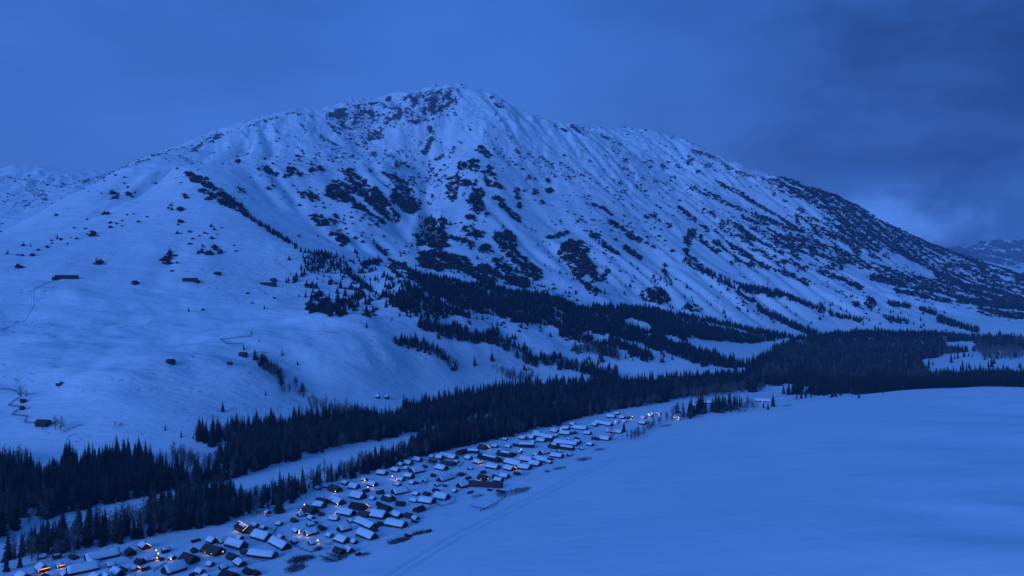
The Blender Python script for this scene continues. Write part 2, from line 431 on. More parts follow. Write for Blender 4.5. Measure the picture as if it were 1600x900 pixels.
# edge of the bench: a plan line the tracks also follow (world metres)
EDGE = np.array([ground_pt(*p)[:2] for p in ((380, 960, 1), (505, 900, 1), (590, 858, 1), (660, 822, 1), (760, 782, 1.5), (850, 742, 2), (930, 703, 2),
                 (1000, 676, 2), (1062, 656, 3), (1130, 648, 5), (1200, 640, 6), (1290, 621, 12), (1400, 608, 20), (1600, 602, 30), (1900, 600, 36))])
def edge_dist(x, y):                             # signed: positive on the bench
    best = np.full(np.shape(x), 1e9); sign = np.ones(np.shape(x))
    for a, b in zip(EDGE[:-1], EDGE[1:]):
        d = b-a; L2 = d@d
        t = np.clip(((x-a[0])*d[0]+(y-a[1])*d[1])/L2, 0, 1)
        qx = x-(a[0]+t*d[0]); qy = y-(a[1]+t*d[1]); dd = np.hypot(qx, qy)
        s = -(d[0]*(y-a[1]) - d[1]*(x-a[0]))
        m_ = dd < best; best = np.where(m_, dd, best); sign = np.where(m_, np.sign(s), sign)
    return best*sign
def hgt(x, y):                                   # ground height everywhere
    x = np.asarray(x, float); y = np.asarray(y, float)
    z = sample(x, y)
    ed = edge_dist(x, y)
    z = z + np.where(y < 1150, 1.6*smooth(-3, 16, ed) - 0.8, 0)            # the bank along the bench
    lowl = 1-smooth(10, 60, z)
    z = z + lowl*(0.5*fbm(x/38, y/38, 3, 41)*smooth(4, -14, ed) + 0.45*fbm(x/170, y/170, 2, 44)*smooth(5, 60, ed))
    z = z + (1-lowl)*(1.3*fbm(x/55, y/55, 3, 47))*smooth(500, 900, y)
    sl_ = smooth(18, 50, z)*smooth(230, 150, z)*smooth(1300, 1000, y)*smooth(-20, -120, x)
    z = z + sl_*(8.5*fbm((x+.4*y)/150, (y-.3*x)/70, 3, 53) + 1.2*ridged((x+.4*y)/160, (y-.3*x)/48, 2, 57))
    fh = smooth(16, 45, z)*smooth(210, 150, z)*smooth(-330, -200, x)*smooth(1900, 1600, y)
    z = z + fh*(11.0*fbm((x+.8*y)/210, (y-.8*x)/330, 3, 59) + 2.0*ridged((x+.8*y)/120, (y-.8*x)/300, 2, 58))
    tp = smooth(430, 640, z)
    if np.any(tp > 0): z = z + tp*(2.2*ridged(x/24, y/30, 2, 95) + 4.2*ridged(x/66+.4*fbm(x/90, y/90, 2, 98), y/95, 2, 97))
    rd = river_dist(x, y)
    z = np.where(rd < 44, z - 3.6*smooth(30, 14, rd), z)
    return z
RIVER = np.array([ground_pt(*p)[:2] for p in ((-120, 900, -2), (40, 842, -2), (130, 806, -2), (200, 791, -2), (290, 774, -2), (370, 757, -2), (430, 738, -2), (500, 719, -2), (560, 703, -2),
                  (615, 691, -2), (680, 674, -2), (750, 656, -2), (830, 640, -2), (930, 620, -2), (1050, 606, -2))])
def pl_dist(P, x, y):
    best = np.full(np.shape(x), 1e9)
    for a, b in zip(P[:-1], P[1:]):
        d = b-a; t = np.clip(((x-a[0])*d[0]+(y-a[1])*d[1])/(d@d), 0, 1)
        best = np.minimum(best, np.hypot(x-(a[0]+t*d[0]), y-(a[1]+t*d[1])))
    return best
def river_dist(x, y): return pl_dist(RIVER, x, y)
# smooth noisy EDGE a little
def proj(x, y, z): return 800 + FOC*x/y, 450 - FOC*(z-CAM_Z)/y
_DS = np.concatenate([np.arange(240, 1200, 2.0), np.arange(1200, 5000, 5.0)])
def at(px, py, dz=0.0, dmin=0):                  # where the sight line through a survey bearing meets the ground (raised by dz)
    px = np.atleast_1d(np.asarray(px, float)); py = np.atleast_1d(np.asarray(py, float))
    D = _DS[None, :]; x = (px[:, None]-800)/FOC*D; zr = CAM_Z-(py[:, None]-450)/FOC*D
    g = hgt(x, np.broadcast_to(D, x.shape)) + dz
    hit = (g >= zr) & (D >= dmin); k = hit.argmax(1)
    k = np.where(hit.any(1), k, len(_DS)-1)
    d = _DS[k]; X = (px-800)/FOC*d
    return X, d, hgt(X, d)

# ---------------------------------------------------------------- vegetation and rock survey (shapes as seen from the station)
SHAPES = []     # (kind, density, type, data)
def poly(k, dens, *pts): SHAPES.append((k, dens, 'p', np.array(pts, float)))
def strip(k, dens, w, *pts): SHAPES.append((k, dens, 's', (np.array(pts, float), w)))
def blob(k, dens, *rows):
    for (x, y, r) in rows: SHAPES.append((k, dens, 'b', (x, y, r)))
def inpoly(P, x, y):
    ins = np.zeros(x.shape, bool); j = len(P)-1
    for i in range(len(P)):
        xi, yi = P[i]; xj, yj = P[j]
        c = ((yi > y) != (yj > y)) & (x < (xj-xi)*(y-yi)/(yj-yi+1e-12)+xi)
        ins ^= c; j = i
    return ins
def density(kind_, x, y, jx=0, jy=0):            # survey density of a kind at frame positions
    d = np.zeros(x.shape)
    xs = x+jx; ys = y+jy
    for k, dens, t, data in SHAPES:
        if k != kind_: continue
        if t == 'p':
            lo = data.min(0)-2; hi_ = data.max(0)+2
            bb = (xs > lo[0]) & (xs < hi_[0]) & (ys > lo[1]) & (ys < hi_[1])
            if bb.any():
                ii = np.nonzero(bb)[0]; q = inpoly(data, xs[ii], ys[ii]); d[ii[q]] = np.maximum(d[ii[q]], dens) if dens > 0 else 0
        elif t == 's':
            P, w = data
            lo = P.min(0)-w; hi_ = P.max(0)+w
            bb = (xs > lo[0]) & (xs < hi_[0]) & (ys > lo[1]) & (ys < hi_[1])
            if bb.any():
                ii = np.nonzero(bb)[0]; q = pl_dist(P, xs[ii], ys[ii]) < w*0.5; d[ii[q]] = np.maximum(d[ii[q]], dens) if dens > 0 else 0
        else:
            cx, cy_, r = data
            q = (xs-cx)**2 + ((ys-cy_)*1.25)**2 < r*r
            d[q] = np.maximum(d[q], dens) if dens > 0 else 0
    return d
# S dense mountain scrub and dwarf pine, X rock outcrop, T conifers, B bare larch and birch
poly('S', .95, (511,290),(527,289),(555,315),(580,335),(605,349),(600,351),(590,345),(570,331),(545,318),(530,315),(518,313),(510,305))
poly('S', .95, (545,275),(560,285),(585,290),(605,315),(622,335),(627,345),(620,349),(608,346),(590,332),(575,317),(562,302),(548,287))
poly('S', .9, (608,312),(625,283),(640,290),(645,300),(655,310),(660,320),(645,337),(630,330),(618,320))
strip('S', .8, 6, (466,303),(480,305),(495,309)); strip('S', .7, 9, (418,266),(432,273)); blob('S', .8, (455,268,7), (448,275,5), (489,267,6), (500,264,4), (468,275,4))
strip('S', .95, 6, (492,338),(500,353)); blob('S', .95, (510,348,5), (522,348,5), (525,339,4))
poly('S', .95, (516,367),(525,364),(540,370),(545,377),(540,384),(530,380))
strip('S', .95, 5, (570,414),(580,412),(592,410)); strip('S', .9, 3, (560,428),(572,416))
poly('S', .9, (665,340),(672,338),(683,345),(695,342),(697,350),(690,352),(695,365),(700,372),(693,380),(703,385),(700,388),(690,390),(678,388),(665,383),(652,385),(650,372),(640,368),(650,360),(660,352))
poly('S', .9, (655,395),(670,390),(700,395),(715,400),(730,405),(738,410),(735,415),(715,412),(700,420),(685,425),(668,418),(652,410))
strip('S', .95, 11, (700,413),(730,420),(745,430),(765,442))
poly('S', .85, (720,355),(735,352),(745,358),(757,365),(753,373),(740,372),(728,365))
strip('S', .5, 6, (705,370),(720,376),(740,385)); blob('S', .9, (760,390,9))
poly('S', .95, (770,372),(783,357),(795,362),(808,372),(805,390),(815,400),(830,412),(845,425),(848,433),(838,437),(820,430),(803,425),(803,412),(793,405),(785,392),(775,380))
strip('S', .8, 9, (772,408),(795,420)); strip('S', .8, 14, (750,420),(775,425),(800,437),(820,445))
poly('S', .92, (738,296),(752,295),(757,305),(752,312),(757,330),(745,335),(735,328),(730,318),(735,308))
poly('S', .9, (697,285),(705,275),(715,283),(737,285),(730,292),(718,290),(712,300),(716,312),(708,317),(700,308))
strip('S', .95, 8, (784,321),(795,331),(806,341)); blob('S', .8, (810,344,5), (760,335,4), (735,340,5), (742,345,4))
blob('S', .7, (775,308,6), (782,313,5), (806,300,5), (810,308,5), (762,286,5), (775,290,4), (812,322,5), (835,300,4), (858,298,5), (855,283,4), (826,277,4), (845,317,4))
strip('S', .8, 5, (857,372),(868,370),(885,364))
poly('S', .95, (873,400),(880,382),(893,374),(908,378),(918,390),(921,408),(932,422),(938,440),(928,440),(915,428),(905,436),(925,448),(940,455),(930,460),(915,450),(898,430),(885,415))
strip('S', .85, 9, (925,365),(935,375),(945,383)); strip('S', .8, 6, (945,383),(965,396)); strip('S', .8, 7, (976,388),(1000,403))
strip('S', .9, 3.5, (927,320),(945,328),(957,337)); strip('S', .95, 8, (952,346),(972,358),(985,370),(1003,378)); strip('S', .7, 4, (1003,378),(1022,388))
blob('S', .95, (1017,335,4), (1027,337,4), (1012,341,3), (1046,353,5))
poly('S', .92, (1075,362),(1083,354),(1089,358),(1085,370),(1078,380),(1075,395),(1085,405),(1097,417),(1085,418),(1070,405),(1066,385))
strip('S', .92, 4.5, (1061,325),(1080,340),(1100,355),(1107,362)); strip('S', .8, 8, (1093,370),(1100,378),(1112,388)); strip('S', .8, 6, (1100,328),(1115,336))
strip('T', .9, 10, (1070,408),(1100,425),(1130,440),(1165,452),(1185,456))
strip('S', .85, 7, (1140,362),(1160,375),(1180,392)); strip('S', .8, 6, (1125,372),(1150,388),(1175,403)); blob('S', .8, (1120,380,6), (1115,395,5), (1145,410,5))
blob('T', .9, (990,440,6), (943,433,6), (984,424,4), (1040,415,4), (950,425,4)); strip('T', .9, 5, (1035,422),(1050,444)); strip('T', .9, 4, (1019,432),(1026,444))
poly('S', .95, (1000,460),(1010,450),(1025,449),(1045,460),(1048,470),(1030,476),(1010,472)); poly('S', .95, (1063,483),(1075,474),(1090,478),(1097,485),(1080,489))
strip('S', .8, 6, (1152,458),(1177,471)); strip('S', .7, 3, (1150,468),(1166,475))
strip('S', .9, 2.5, (1092,268),(1125,284)); strip('S', .92, 6, (1125,288),(1160,305),(1200,332),(1245,358)); strip('S', .95, 7, (1082,295),(1110,305),(1140,322),(1180,337),(1220,352),(1255,362))
strip('S', .85, 5, (1160,340),(1195,352)); blob('S', .7, (1160,302,6), (1225,317,5), (1250,330,6), (1270,318,5), (1210,305,4))
poly('S', .9, (1200,279),(1240,278),(1290,288),(1325,303),(1345,315),(1370,330),(1420,363),(1470,385),(1530,408),(1600,430),(1700,445),(1700,476),(1600,464),(1520,442),(1470,427),(1420,407),(1380,388),(1340,367),(1310,347),(1280,327),(1250,311),(1215,297))
poly('S', .85, (1240,335),(1290,345),(1330,360),(1380,385),(1372,396),(1320,382),(1280,364),(1245,350)); poly('S', .85, (1210,365),(1250,370),(1300,385),(1342,402),(1330,416),(1280,402),(1240,392),(1215,385))
poly('S', .10, (1110,345),(1200,345),(1300,340),(1360,375),(1400,400),(1350,420),(1250,425),(1160,415),(1120,395)); strip('S', .9, 8, (1150,352),(1175,372),(1200,380)); strip('S', .9, 9, (1190,395),(1230,412),(1260,420))
poly('S', .010, (780,250),(900,230),(1050,250),(1100,330),(1050,400),(930,380),(840,340)); poly('S', .012, (380,230),(520,230),(620,330),(580,390),(470,340),(400,300))
strip('T', .9, 6, (1095,420),(1160,449),(1210,457),(1250,472),(1300,490)); strip('S', .85, 7, (1150,397),(1190,415),(1240,433)); strip('T', .9, 9, (1185,482),(1215,497),(1240,510),(1272,522))
strip('T', .9, 6, (1200,461),(1250,470),(1300,493),(1342,502)); strip('S', .8, 6, (1245,438),(1267,445)); strip('S', .9, 12, (1365,434),(1400,441),(1455,452)); strip('S', .9, 10, (1468,453),(1520,470),(1560,476))
strip('S', .95, 10, (1500,469),(1560,477),(1610,482)); strip('S', .85, 12, (1320,402),(1360,415),(1400,430),(1450,441),(1500,452)); strip('S', .85, 8, (1280,425),(1310,435),(1345,450))
blob('T', .9, (1360,475,9), (1338,478,4), (1330,462,4)); strip('T', .8, 6, (1388,475),(1420,480)); strip('T', .8, 5, (1438,484),(1462,491)); strip('T', .9, 8, (1468,500),(1495,508),(1525,517)); strip('T', .6, 6, (1382,497),(1420,505))
strip('S', .9, 7, (1400,455),(1440,462),(1480,470)); strip('S', .9, 8, (1530,485),(1570,492),(1610,496)); strip('S', .95, 8, (1540,455),(1610,470))
# left spur hedges of dwarf pine
strip('S', .97, 8, (292,271),(312,280),(335,296),(358,312),(374,324),(383,334)); strip('S', .95, 6, (316,297),(335,308),(352,318),(372,330)); strip('S', .9, 3.5, (300,283),(311,288))
strip('T', .9, 4, (388,340),(405,350),(425,364),(447,376),(462,386)); strip('T', .8, 4, (468,392),(500,398))
blob('S', .8, (176,304,5), (182,307,4), (202,304,5), (210,300,3), (165,335,3), (145,368,3), (170,350,2), (154,410,3), (30,417,4), (290,308,3), (284,328,3), (285,348,3), (265,358,2), (377,297,5), (372,252,4), (327,312,4))
blob('S', .85, (262,403,6), (269,399,5), (258,408,4), (315,392,4), (334,389,6), (327,397,4), (345,395,4), (245,394,2), (263,420,2))
strip('X', .8, 2.2, (8,276),(35,281),(60,284),(80,290),(98,292)); strip('X', .8, 5, (40,294),(58,306),(72,312)); blob('X', .8, (63,302,6)); strip('X', .7, 2.5, (104,289),(130,283),(165,275))
strip('X', .95, 6, (302,234),(318,225),(330,219),(345,212)); strip('X', .8, 3, (390,197),(410,190),(435,183)); strip('X', .7, 3, (448,177),(470,178),(492,182)); strip('X', .6, 4, (462,192),(480,202)); strip('X', .6, 3, (500,213),(530,230),(550,245))
strip('X', .5, 2.5, (172,272),(250,243),(300,227))
# summit outcrops
poly('X', .5, (505,180),(530,168),(570,162),(610,156),(640,148),(680,140),(705,136),(722,142),(718,160),(705,178),(690,186),(660,190),(640,196),(605,200),(592,216),(565,228),(545,215),(520,203))
strip('X', .85, 9, (575,205),(585,208),(595,216)); strip('X', .8, 10, (560,224),(575,230),(585,241)); strip('X', .6, 7, (600,236),(615,246)); strip('X', .85, 7, (638,240),(645,265)); blob('X', .8, (625,238,6), (607,155,6), (638,157,8), (660,158,6), (650,166,7), (583,240,6), (520,193,7), (568,176,6))
strip('X', .85, 9, (672,200),(675,215),(668,232)); blob('X', .9, (664,237,7), (675,215,6), (655,225,5), (672,265,6), (622,258,6)); strip('X', .8, 6, (692,243),(680,250)); strip('X', .85, 5, (711,230),(700,248)); strip('X', .7, 4, (700,165),(712,180)); strip('X', .7, 4, (640,250),(622,262))
strip('S', .85, 9, (750,233),(762,243)); blob('S', .9, (723,260,8), (741,262,8), (740,254,6)); poly('S', .85, (703,278),(712,272),(722,280),(738,282),(752,285),(745,292),(728,290),(712,287)); strip('S', .7, 9, (762,264),(776,278)); strip('S', .7, 8, (760,282),(782,292)); strip('S', .5, 6, (755,268),(765,290))
strip('S', .85, 9, (525,285),(545,293),(560,302)); strip('S', .8, 7, (542,268),(560,280),(575,292)); strip('S', .85, 8, (618,280),(640,292)); strip('S', .8, 6, (600,272),(618,280)); poly('S', .06, (520,260),(640,250),(700,260),(720,300),(660,330),(600,290),(540,280))
blob('X', .8, (777,163,4), (783,165,5), (782,160,3), (768,153,3), (797,215,4), (733,196,4), (733,203,3), (720,222,3), (775,180,3), (797,252,4), (800,246,3), (833,249,5), (845,250,7), (852,258,5), (862,258,4), (828,240,4), (808,237,5), (812,243,4), (846,272,5), (825,280,4), (856,298,5), (808,298,6), (808,308,5), (820,298,4))
strip('X', .9, 3, (876,257),(892,264),(907,272)); strip('X', .8, 3, (907,272),(932,288)); blob('X', .85, (960,282,5), (968,286,4), (974,300,5), (922,252,3), (978,248,3), (1008,253,4), (1036,260,5), (1052,276,4), (1080,250,4), (1102,260,4), (1095,252,4), (1075,245,3))
strip('X', .85, 2.5, (981,268),(1000,275),(1020,281),(1042,289)); strip('X', .7, 5, (893,197),(900,202),(910,210)); strip('X', .7, 5, (940,212),(955,218),(968,226)); strip('X', .7, 5, (955,232),(968,238)); strip('X', .7, 3, (968,245),(980,254)); strip('X', .7, 4, (868,196),(885,206)); strip('X', .85, 3, (1080,297),(1098,303))
strip('X', .85, 6, (1082,236),(1096,240)); strip('X', .7, 6, (1104,242),(1120,250),(1140,263)); blob('X', .8, (1106,258,5), (1115,267,4), (1076,254,4), (1053,276,4)); strip('X', .7, 5, (1150,268),(1168,275),(1184,278)); strip('X', .8, 6, (1188,279),(1206,289)); strip('X', .7, 4, (1195,292),(1240,308))
# foothill woods
poly('T', 1.0, (640,424),(665,430),(720,440),(790,452),(850,460),(880,470),(905,482),(960,480),(1000,480),(1050,490),(1110,500),(1180,515),(1240,527),(1180,537),(1110,532),(1065,525),(1080,545),(1130,560),(1165,572),(1150,576),(1100,570),(1040,552),(1000,537),(950,522),(900,520),(870,512),(800,502),(760,492),(720,482),(690,472),(665,458))
poly('T', -1, (968,500),(990,499),(1012,505),(1022,516),(1010,520),(985,513)); poly('T', -1, (1035,523),(1060,528),(1075,540),(1050,536)); strip('T', -1, 5, (835,508),(870,516)); strip('T', -1, 5, (1090,505),(1150,516),(1195,530))
strip('T', .95, 14, (662,512),(700,524),(760,530),(800,545),(835,566)); strip('T', .7, 20, (700,520),(770,528)); strip('B', .6, 14, (662,512),(700,524),(760,530),(835,566))
strip('T', .6, 10, (622,535),(660,543),(690,557),(712,574)); strip('B', .8, 10, (622,535),(660,543),(690,557),(712,574))
strip('T', .8, 14, (850,560),(880,568),(915,580),(960,588)); strip('B', .8, 12, (775,580),(800,590),(830,595)); strip('B', .6, 16, (850,562),(900,575))
strip('T', .8, 14, (880,520),(920,532),(955,555)); strip('B', .8, 13, (900,545),(945,550),(965,560)); strip('T', .9, 13, (955,535),(985,548),(1010,560)); strip('T', .8, 9, (985,520),(1030,540),(1060,552),(1100,570))
poly('T', .35, (600,445),(640,440),(690,470),(700,500),(660,500),(610,480)); strip('T', .9, 12, (612,468),(640,480),(682,486)); strip('T', .9, 9, (640,455),(670,470),(700,485),(730,495)); blob('T', .9, (600,462,5), (626,466,6))
strip('S', .97, 13, (497,462),(508,474),(518,483)); strip('S', .97, 9, (484,482),(505,486),(522,482)); strip('T', .95, 7, (528,478),(550,470),(568,464)); blob('T', .8, (517,492,4), (530,490,5), (537,491,4), (547,482,3))
poly('T', .5, (470,400),(520,395),(545,415),(530,430),(480,428)); blob('T', .9, (497,408,9), (512,404,7), (520,413,7), (490,421,6), (510,425,5), (543,424,7), (552,428,6), (558,436,5), (450,440,4), (460,438,5), (475,433,5), (515,443,4), (488,448,4)); strip('T', .9, 7, (540,424),(555,436),(570,448),(577,452))
strip('T', .9, 4, (588,386),(600,394),(606,404)); strip('S', .8, 3, (610,407),(625,415),(640,424)); blob('T', .9, (625,403,2.5), (593,404,2.5), (556,396,2.5)); strip('S', .5, 6, (612,418),(628,432)); strip('S', .5, 5, (640,428),(655,445))
strip('B', .9, 10, (398,560),(415,572),(425,584)); strip('T', .7, 8, (398,560),(425,582)); strip('B', .95, 12, (432,585),(440,600),(447,612)); strip('T', .6, 6, (430,580),(440,598)); strip('B', .95, 13, (462,602),(472,615),(478,625)); strip('T', .5, 9, (462,602),(474,616))
strip('B', .7, 14, (485,632),(500,640),(520,645),(560,650)); blob('B', .4, (515,598,7), (528,602,7), (510,595,4))
# valley woods
poly('T', 1.0, (-80,900),(-80,720),(-10,715),(10,735),(60,745),(95,730),(150,722),(205,715),(232,730),(250,742),(300,748),(345,745),(372,748),(360,757),(290,764),(230,778),(160,795),(100,810),(60,832),(20,850),(0,870))
poly('T', 1.0, (330,700),(300,688),(305,682),(350,674),(400,668),(450,662),(520,655),(560,657),(595,662),(640,645),(700,628),(760,618),(800,610),(850,604),(900,604),(960,602),(1050,598),(1130,594),(1168,586),(1165,572),(1200,552),(1240,530),(1300,522),(1350,517),(1400,520),(1440,520),(1500,524),(1560,527),(1640,528),(1640,548),(1550,547),(1480,552),(1452,565),(1450,582),(1520,588),(1640,588),(1640,604),(1500,610),(1400,615),(1300,621),(1240,616),(1180,612),(1110,612),(1040,628),(960,640),(900,655),(840,670),(780,686),(720,701),(660,713),(600,732),(530,752),(470,774),(440,792),(400,803),(330,823),(280,833),(200,848),(150,852),(100,862),(20,876),(-60,900),(0,872),(60,838),(105,846),(180,832),(228,826),(240,790),(300,776),(350,772),(385,784),(450,768),(540,735),(610,712),(640,702),(680,682),(755,664),(738,652),(700,664),(620,682),(560,690),(470,716),(400,735),(372,750),(355,740),(340,720),(375,695),(350,690))
poly('B', .8, (300,690),(350,680),(450,668),(600,665),(700,640),(900,610),(1100,602),(1200,610),(1040,628),(900,655),(780,686),(660,713),(530,752),(440,792),(330,823),(200,848),(20,876),(60,838),(105,846),(228,826),(240,790),(350,772),(385,784),(540,735),(610,712),(680,684),(755,664),(700,664),(470,716),(372,750),(340,720),(375,695))
poly('B', .7, (-80,900),(-80,800),(60,790),(200,760),(300,750),(372,748),(290,764),(160,795),(60,832),(0,870)); poly('B', .9, (302,688),(310,676),(340,672),(350,685),(330,692)); poly('B', .5, (0,735),(20,735),(45,715),(20,708),(0,712)); poly('B', .8, (255,725),(290,735),(340,738),(340,725),(300,715),(270,712)); poly('B', .35, (1170,600),(1600,595),(1600,535),(1240,540))
poly('B', .95, (20,874),(100,858),(150,850),(240,838),(240,822),(120,846),(40,860)); strip('B', .9, 9, (1000,680),(1015,670),(1040,658),(1062,648)); strip('B', .9, 10, (985,690),(1005,676)); strip('B', .8, 10, (1070,652),(1110,644),(1150,640),(1180,636)); strip('T', .5, 8, (1080,648),(1150,638)); poly('B', .9, (500,655),(590,665),(600,655),(570,648),(520,645))
poly('T', -1, (590,625),(632,622),(640,640),(605,664),(590,658)); poly('T', -1, (735,650),(765,644),(778,655),(760,664)); poly('T', -1, (1098,618),(1132,612),(1134,620),(1100,626)); poly('T', -1, (1178,610),(1212,602),(1240,600),(1246,612),(1200,616)); poly('T', -1, (1475,535),(1520,533),(1528,548),(1480,548)); poly('T', -1, (1440,568),(1500,555),(1540,565),(1640,570),(1640,590),(1460,590))
blob('T', .8, (1515,556,5), (1508,562,6), (1480,572,5), (1495,568,4), (1560,580,8), (1590,582,8), (1455,590,5)); strip('T', .6, 6, (1470,590),(1530,588),(1600,590)); poly('T', -1, (100,835),(125,835),(125,858),(108,858)); poly('B', -1, (690,672),(735,656),(745,664),(700,680)); poly('B', -1, (735,650),(765,644),(778,655),(760,664))

strip('T', .6, 14, (20,862),(62,842),(105,838),(150,826)); strip('B', .9, 16, (20,864),(62,846),(105,842),(180,826),(230,816)); poly('T', -1, (1435,563),(1475,556),(1518,548),(1535,558),(1525,572),(1640,572),(1640,589),(1450,590)); poly('T', .025, (1440,568),(1500,555),(1640,565),(1640,590),(1460,590)); poly('S', .85, (1450,410),(1530,425),(1600,452),(1700,463),(1700,492),(1600,480),(1520,468),(1470,448))
poly('T', .045, (440,400),(560,400),(640,430),(900,480),(1100,560),(900,580),(760,585),(700,560),(640,500),(560,490),(470,470)); poly('S', .03, (480,400),(640,420),(700,470),(560,500)); poly('T', .02, (640,330),(860,360),(1050,430),(1250,470),(1450,490),(1450,520),(1200,510),(1000,475),(850,455),(640,420))
poly('B', -1, (1435,563),(1475,556),(1518,548),(1535,558),(1525,572),(1640,572),(1640,589),(1450,590)); poly('B', -1, (1475,535),(1520,533),(1528,548),(1480,548)); poly('B', -1, (1440,568),(1500,555),(1540,562),(1640,562),(1640,590),(1460,590))

# ---------------------------------------------------------------- ground mesh (rings around the station, finer where the face is seen steeply)
RR = np.concatenate([np.linspace(40, 330, 30), np.arange(334, 900, 4.0), np.arange(900, 1500, 5.0), np.arange(1500, 2950, 4.4), np.arange(2950, 3700, 8.0),
                     np.arange(3700, 5250, 25.0), np.geomspace(5300, 11500, 16)])
AZ = np.radians(np.linspace(-47, 47, 1001))
A2, R2 = np.meshgrid(AZ, RR)
VX = R2*np.sin(A2); VY = R2*np.cos(A2)
VZ = hgt(VX.ravel(), VY.ravel()).reshape(VX.shape)
farm = R2 > 5250
VZ = np.where(farm, np.minimum(VZ, 60), VZ)
ANG = (VZ-CAM_Z)/R2
RUN = np.maximum.accumulate(ANG, axis=0)
VIS = ANG >= RUN - 0.0015
def visible(x, y, z, tol=0.004):
    r = np.hypot(x, y); a = np.arctan2(x, y)
    i = np.clip(((a-AZ[0])/(AZ[1]-AZ[0])).astype(int), 0, len(AZ)-1); j = np.clip(np.searchsorted(RR, r)-1, 0, len(RR)-1)
    return (z-CAM_Z)/r >= RUN[j, i] - tol
PX, PY = proj(VX.ravel(), np.maximum(VY.ravel(), 1), VZ.ravel())
wob = (3.0*fbm(VX.ravel()/60, VY.ravel()/60, 2, 81), 2.2*fbm(VX.ravel()/60, VY.ravel()/60, 2, 87))
ROCK = density('X', PX, PY, *wob)
ROCK = np.where(VIS.ravel(), ROCK, 0)
gyy, gxx = np.gradient(H, GS)
SL = np.hypot(gxx, gyy)
def slope_at(x, y):
    i = np.clip(((x-GX[0])/GS).astype(int), 0, len(GX)-1); j = np.clip(((y-GY[0])/GS).astype(int), 0, len(GY)-1)
    return SL[j, i]
sl = slope_at(VX.ravel(), VY.ravel())
# crags stand out of the slope where the survey shows outcrop, and on the steepest gully walls
crag = ROCK*smooth(0, .5, ROCK)
VZf = VZ.ravel() + crag*(2.6*ridged(VX.ravel()/17, VY.ravel()/24, 3, 91)+0.2)
RATTR = np.clip(0.62*np.power(ROCK, .75)*(0.80+.75*np.clip(fbm(VX.ravel()/42, VY.ravel()/55, 3, 101, .6), -.8, .8)) + 0.5*smooth(1.15, 1.7, sl)*smooth(150, 300, VZ.ravel()) + 0.18*smooth(450, 750, VZ.ravel())*smooth(.45, .7, sl), 0, 1)
EDV = edge_dist(VX.ravel(), VY.ravel())
nA, nR = len(AZ), len(RR)
qi = (np.arange(nR-1)[:, None]*nA + np.arange(nA-1)[None]).ravel()
QUADS = np.stack([qi, qi+1, qi+nA+1, qi+nA], 1)
qz = VZf[QUADS].mean(1); qy = VY.ravel()[QUADS].mean(1); qe = EDV[QUADS].mean(1)
is_field = (qe > 0) & (qy < 1000)
is_mtn = ~is_field & (qy > 640) & (qz > 6) & (qz + 0*qy > 6)
def sub_mesh(name, mask, mat, attr=None):
    q = QUADS[mask]; used = np.zeros(VZf.size, bool); used[q.ravel()] = True
    idx = np.cumsum(used)-1; q = idx[q]
    co = np.stack([VX.ravel()[used], VY.ravel()[used], VZf[used]], 1)
    me = bpy.data.meshes.new(name)
    me.vertices.add(len(co)); me.vertices.foreach_set('co', co.astype(np.float32).ravel())
    me.loops.add(q.size); me.loops.foreach_set('vertex_index', q[:, ::-1].astype(np.int32).ravel())
    me.polygons.add(len(q)); me.polygons.foreach_set('loop_start', (np.arange(len(q))*4).astype(np.int32))
    me.polygons.foreach_set('use_smooth', np.ones(len(q), bool))
    me.materials.append(mat)
    if attr is not None:
        a = me.attributes.new('rock', 'FLOAT', 'POINT'); a.data.foreach_set('value', attr[used].astype(np.float32))
    me.update(calc_edges=True); me.validate()
    return obj(name, me)
# facing check: rings run outward, columns left to right
kind(sub_mesh('mountain', is_mtn, MATS['mountain_snow'], RATTR), 'structure', 'snow covered mountain with dark rocky summit and wooded lower spurs')
kind(sub_mesh('snow_field', is_field, MATS['field_snow']), 'structure', 'smooth empty snow field rising to the right of the village')
kind(sub_mesh('valley_floor', ~is_field & ~is_mtn, MATS['valley_snow']), 'structure', 'snowy valley floor under the village and the woods')

# ---------------------------------------------------------------- far range closing the right-hand valley
da = np.linspace(math.atan(430/FOC), math.atan(1250/FOC), 260); dr_ = np.linspace(8000, 11300, 120)
DA, DR = np.meshgrid(da, dr_); DX = DR*np.sin(DA); DY = DR*np.cos(DA)
env = smooth(8000, 9700, DR)*smooth(11300, 10400, DR)
DZ = 20 + env*(310 + 130*smooth(.42, .62, DA) + 80*fbm(DX/1500, DY/1500, 2, 15) + 90*ridged(DX/620, DY/900, 4, 19))
DZ = DZ + env*16*ridged(DX/130, DY/170, 3, 23)
nq = len(da)
f_ = [(i*nq+j, i*nq+j+1, (i+1)*nq+j+1, (i+1)*nq+j) for i in range(len(dr_)-1) for j in range(nq-1)]
me = mesh_from('distant_mountain', np.stack([DX.ravel(), DY.ravel(), DZ.ravel()], 1).tolist(), [q[::-1] for q in f_], (MATS['mountain_snow'],), None, True)
gsl = np.hypot(*np.gradient(DZ, 25.0, 22.0))
ra = me.attributes.new('rock', 'FLOAT', 'POINT'); ra.data.foreach_set('value', np.clip(.45+.4*smooth(.35, .9, gsl) + .5*smooth(260, 120, DZ), 0, 1).astype(np.float32).ravel())
kind(obj('distant_mountain', me), 'structure', 'far rocky snow range fading into cloud beyond the valley')

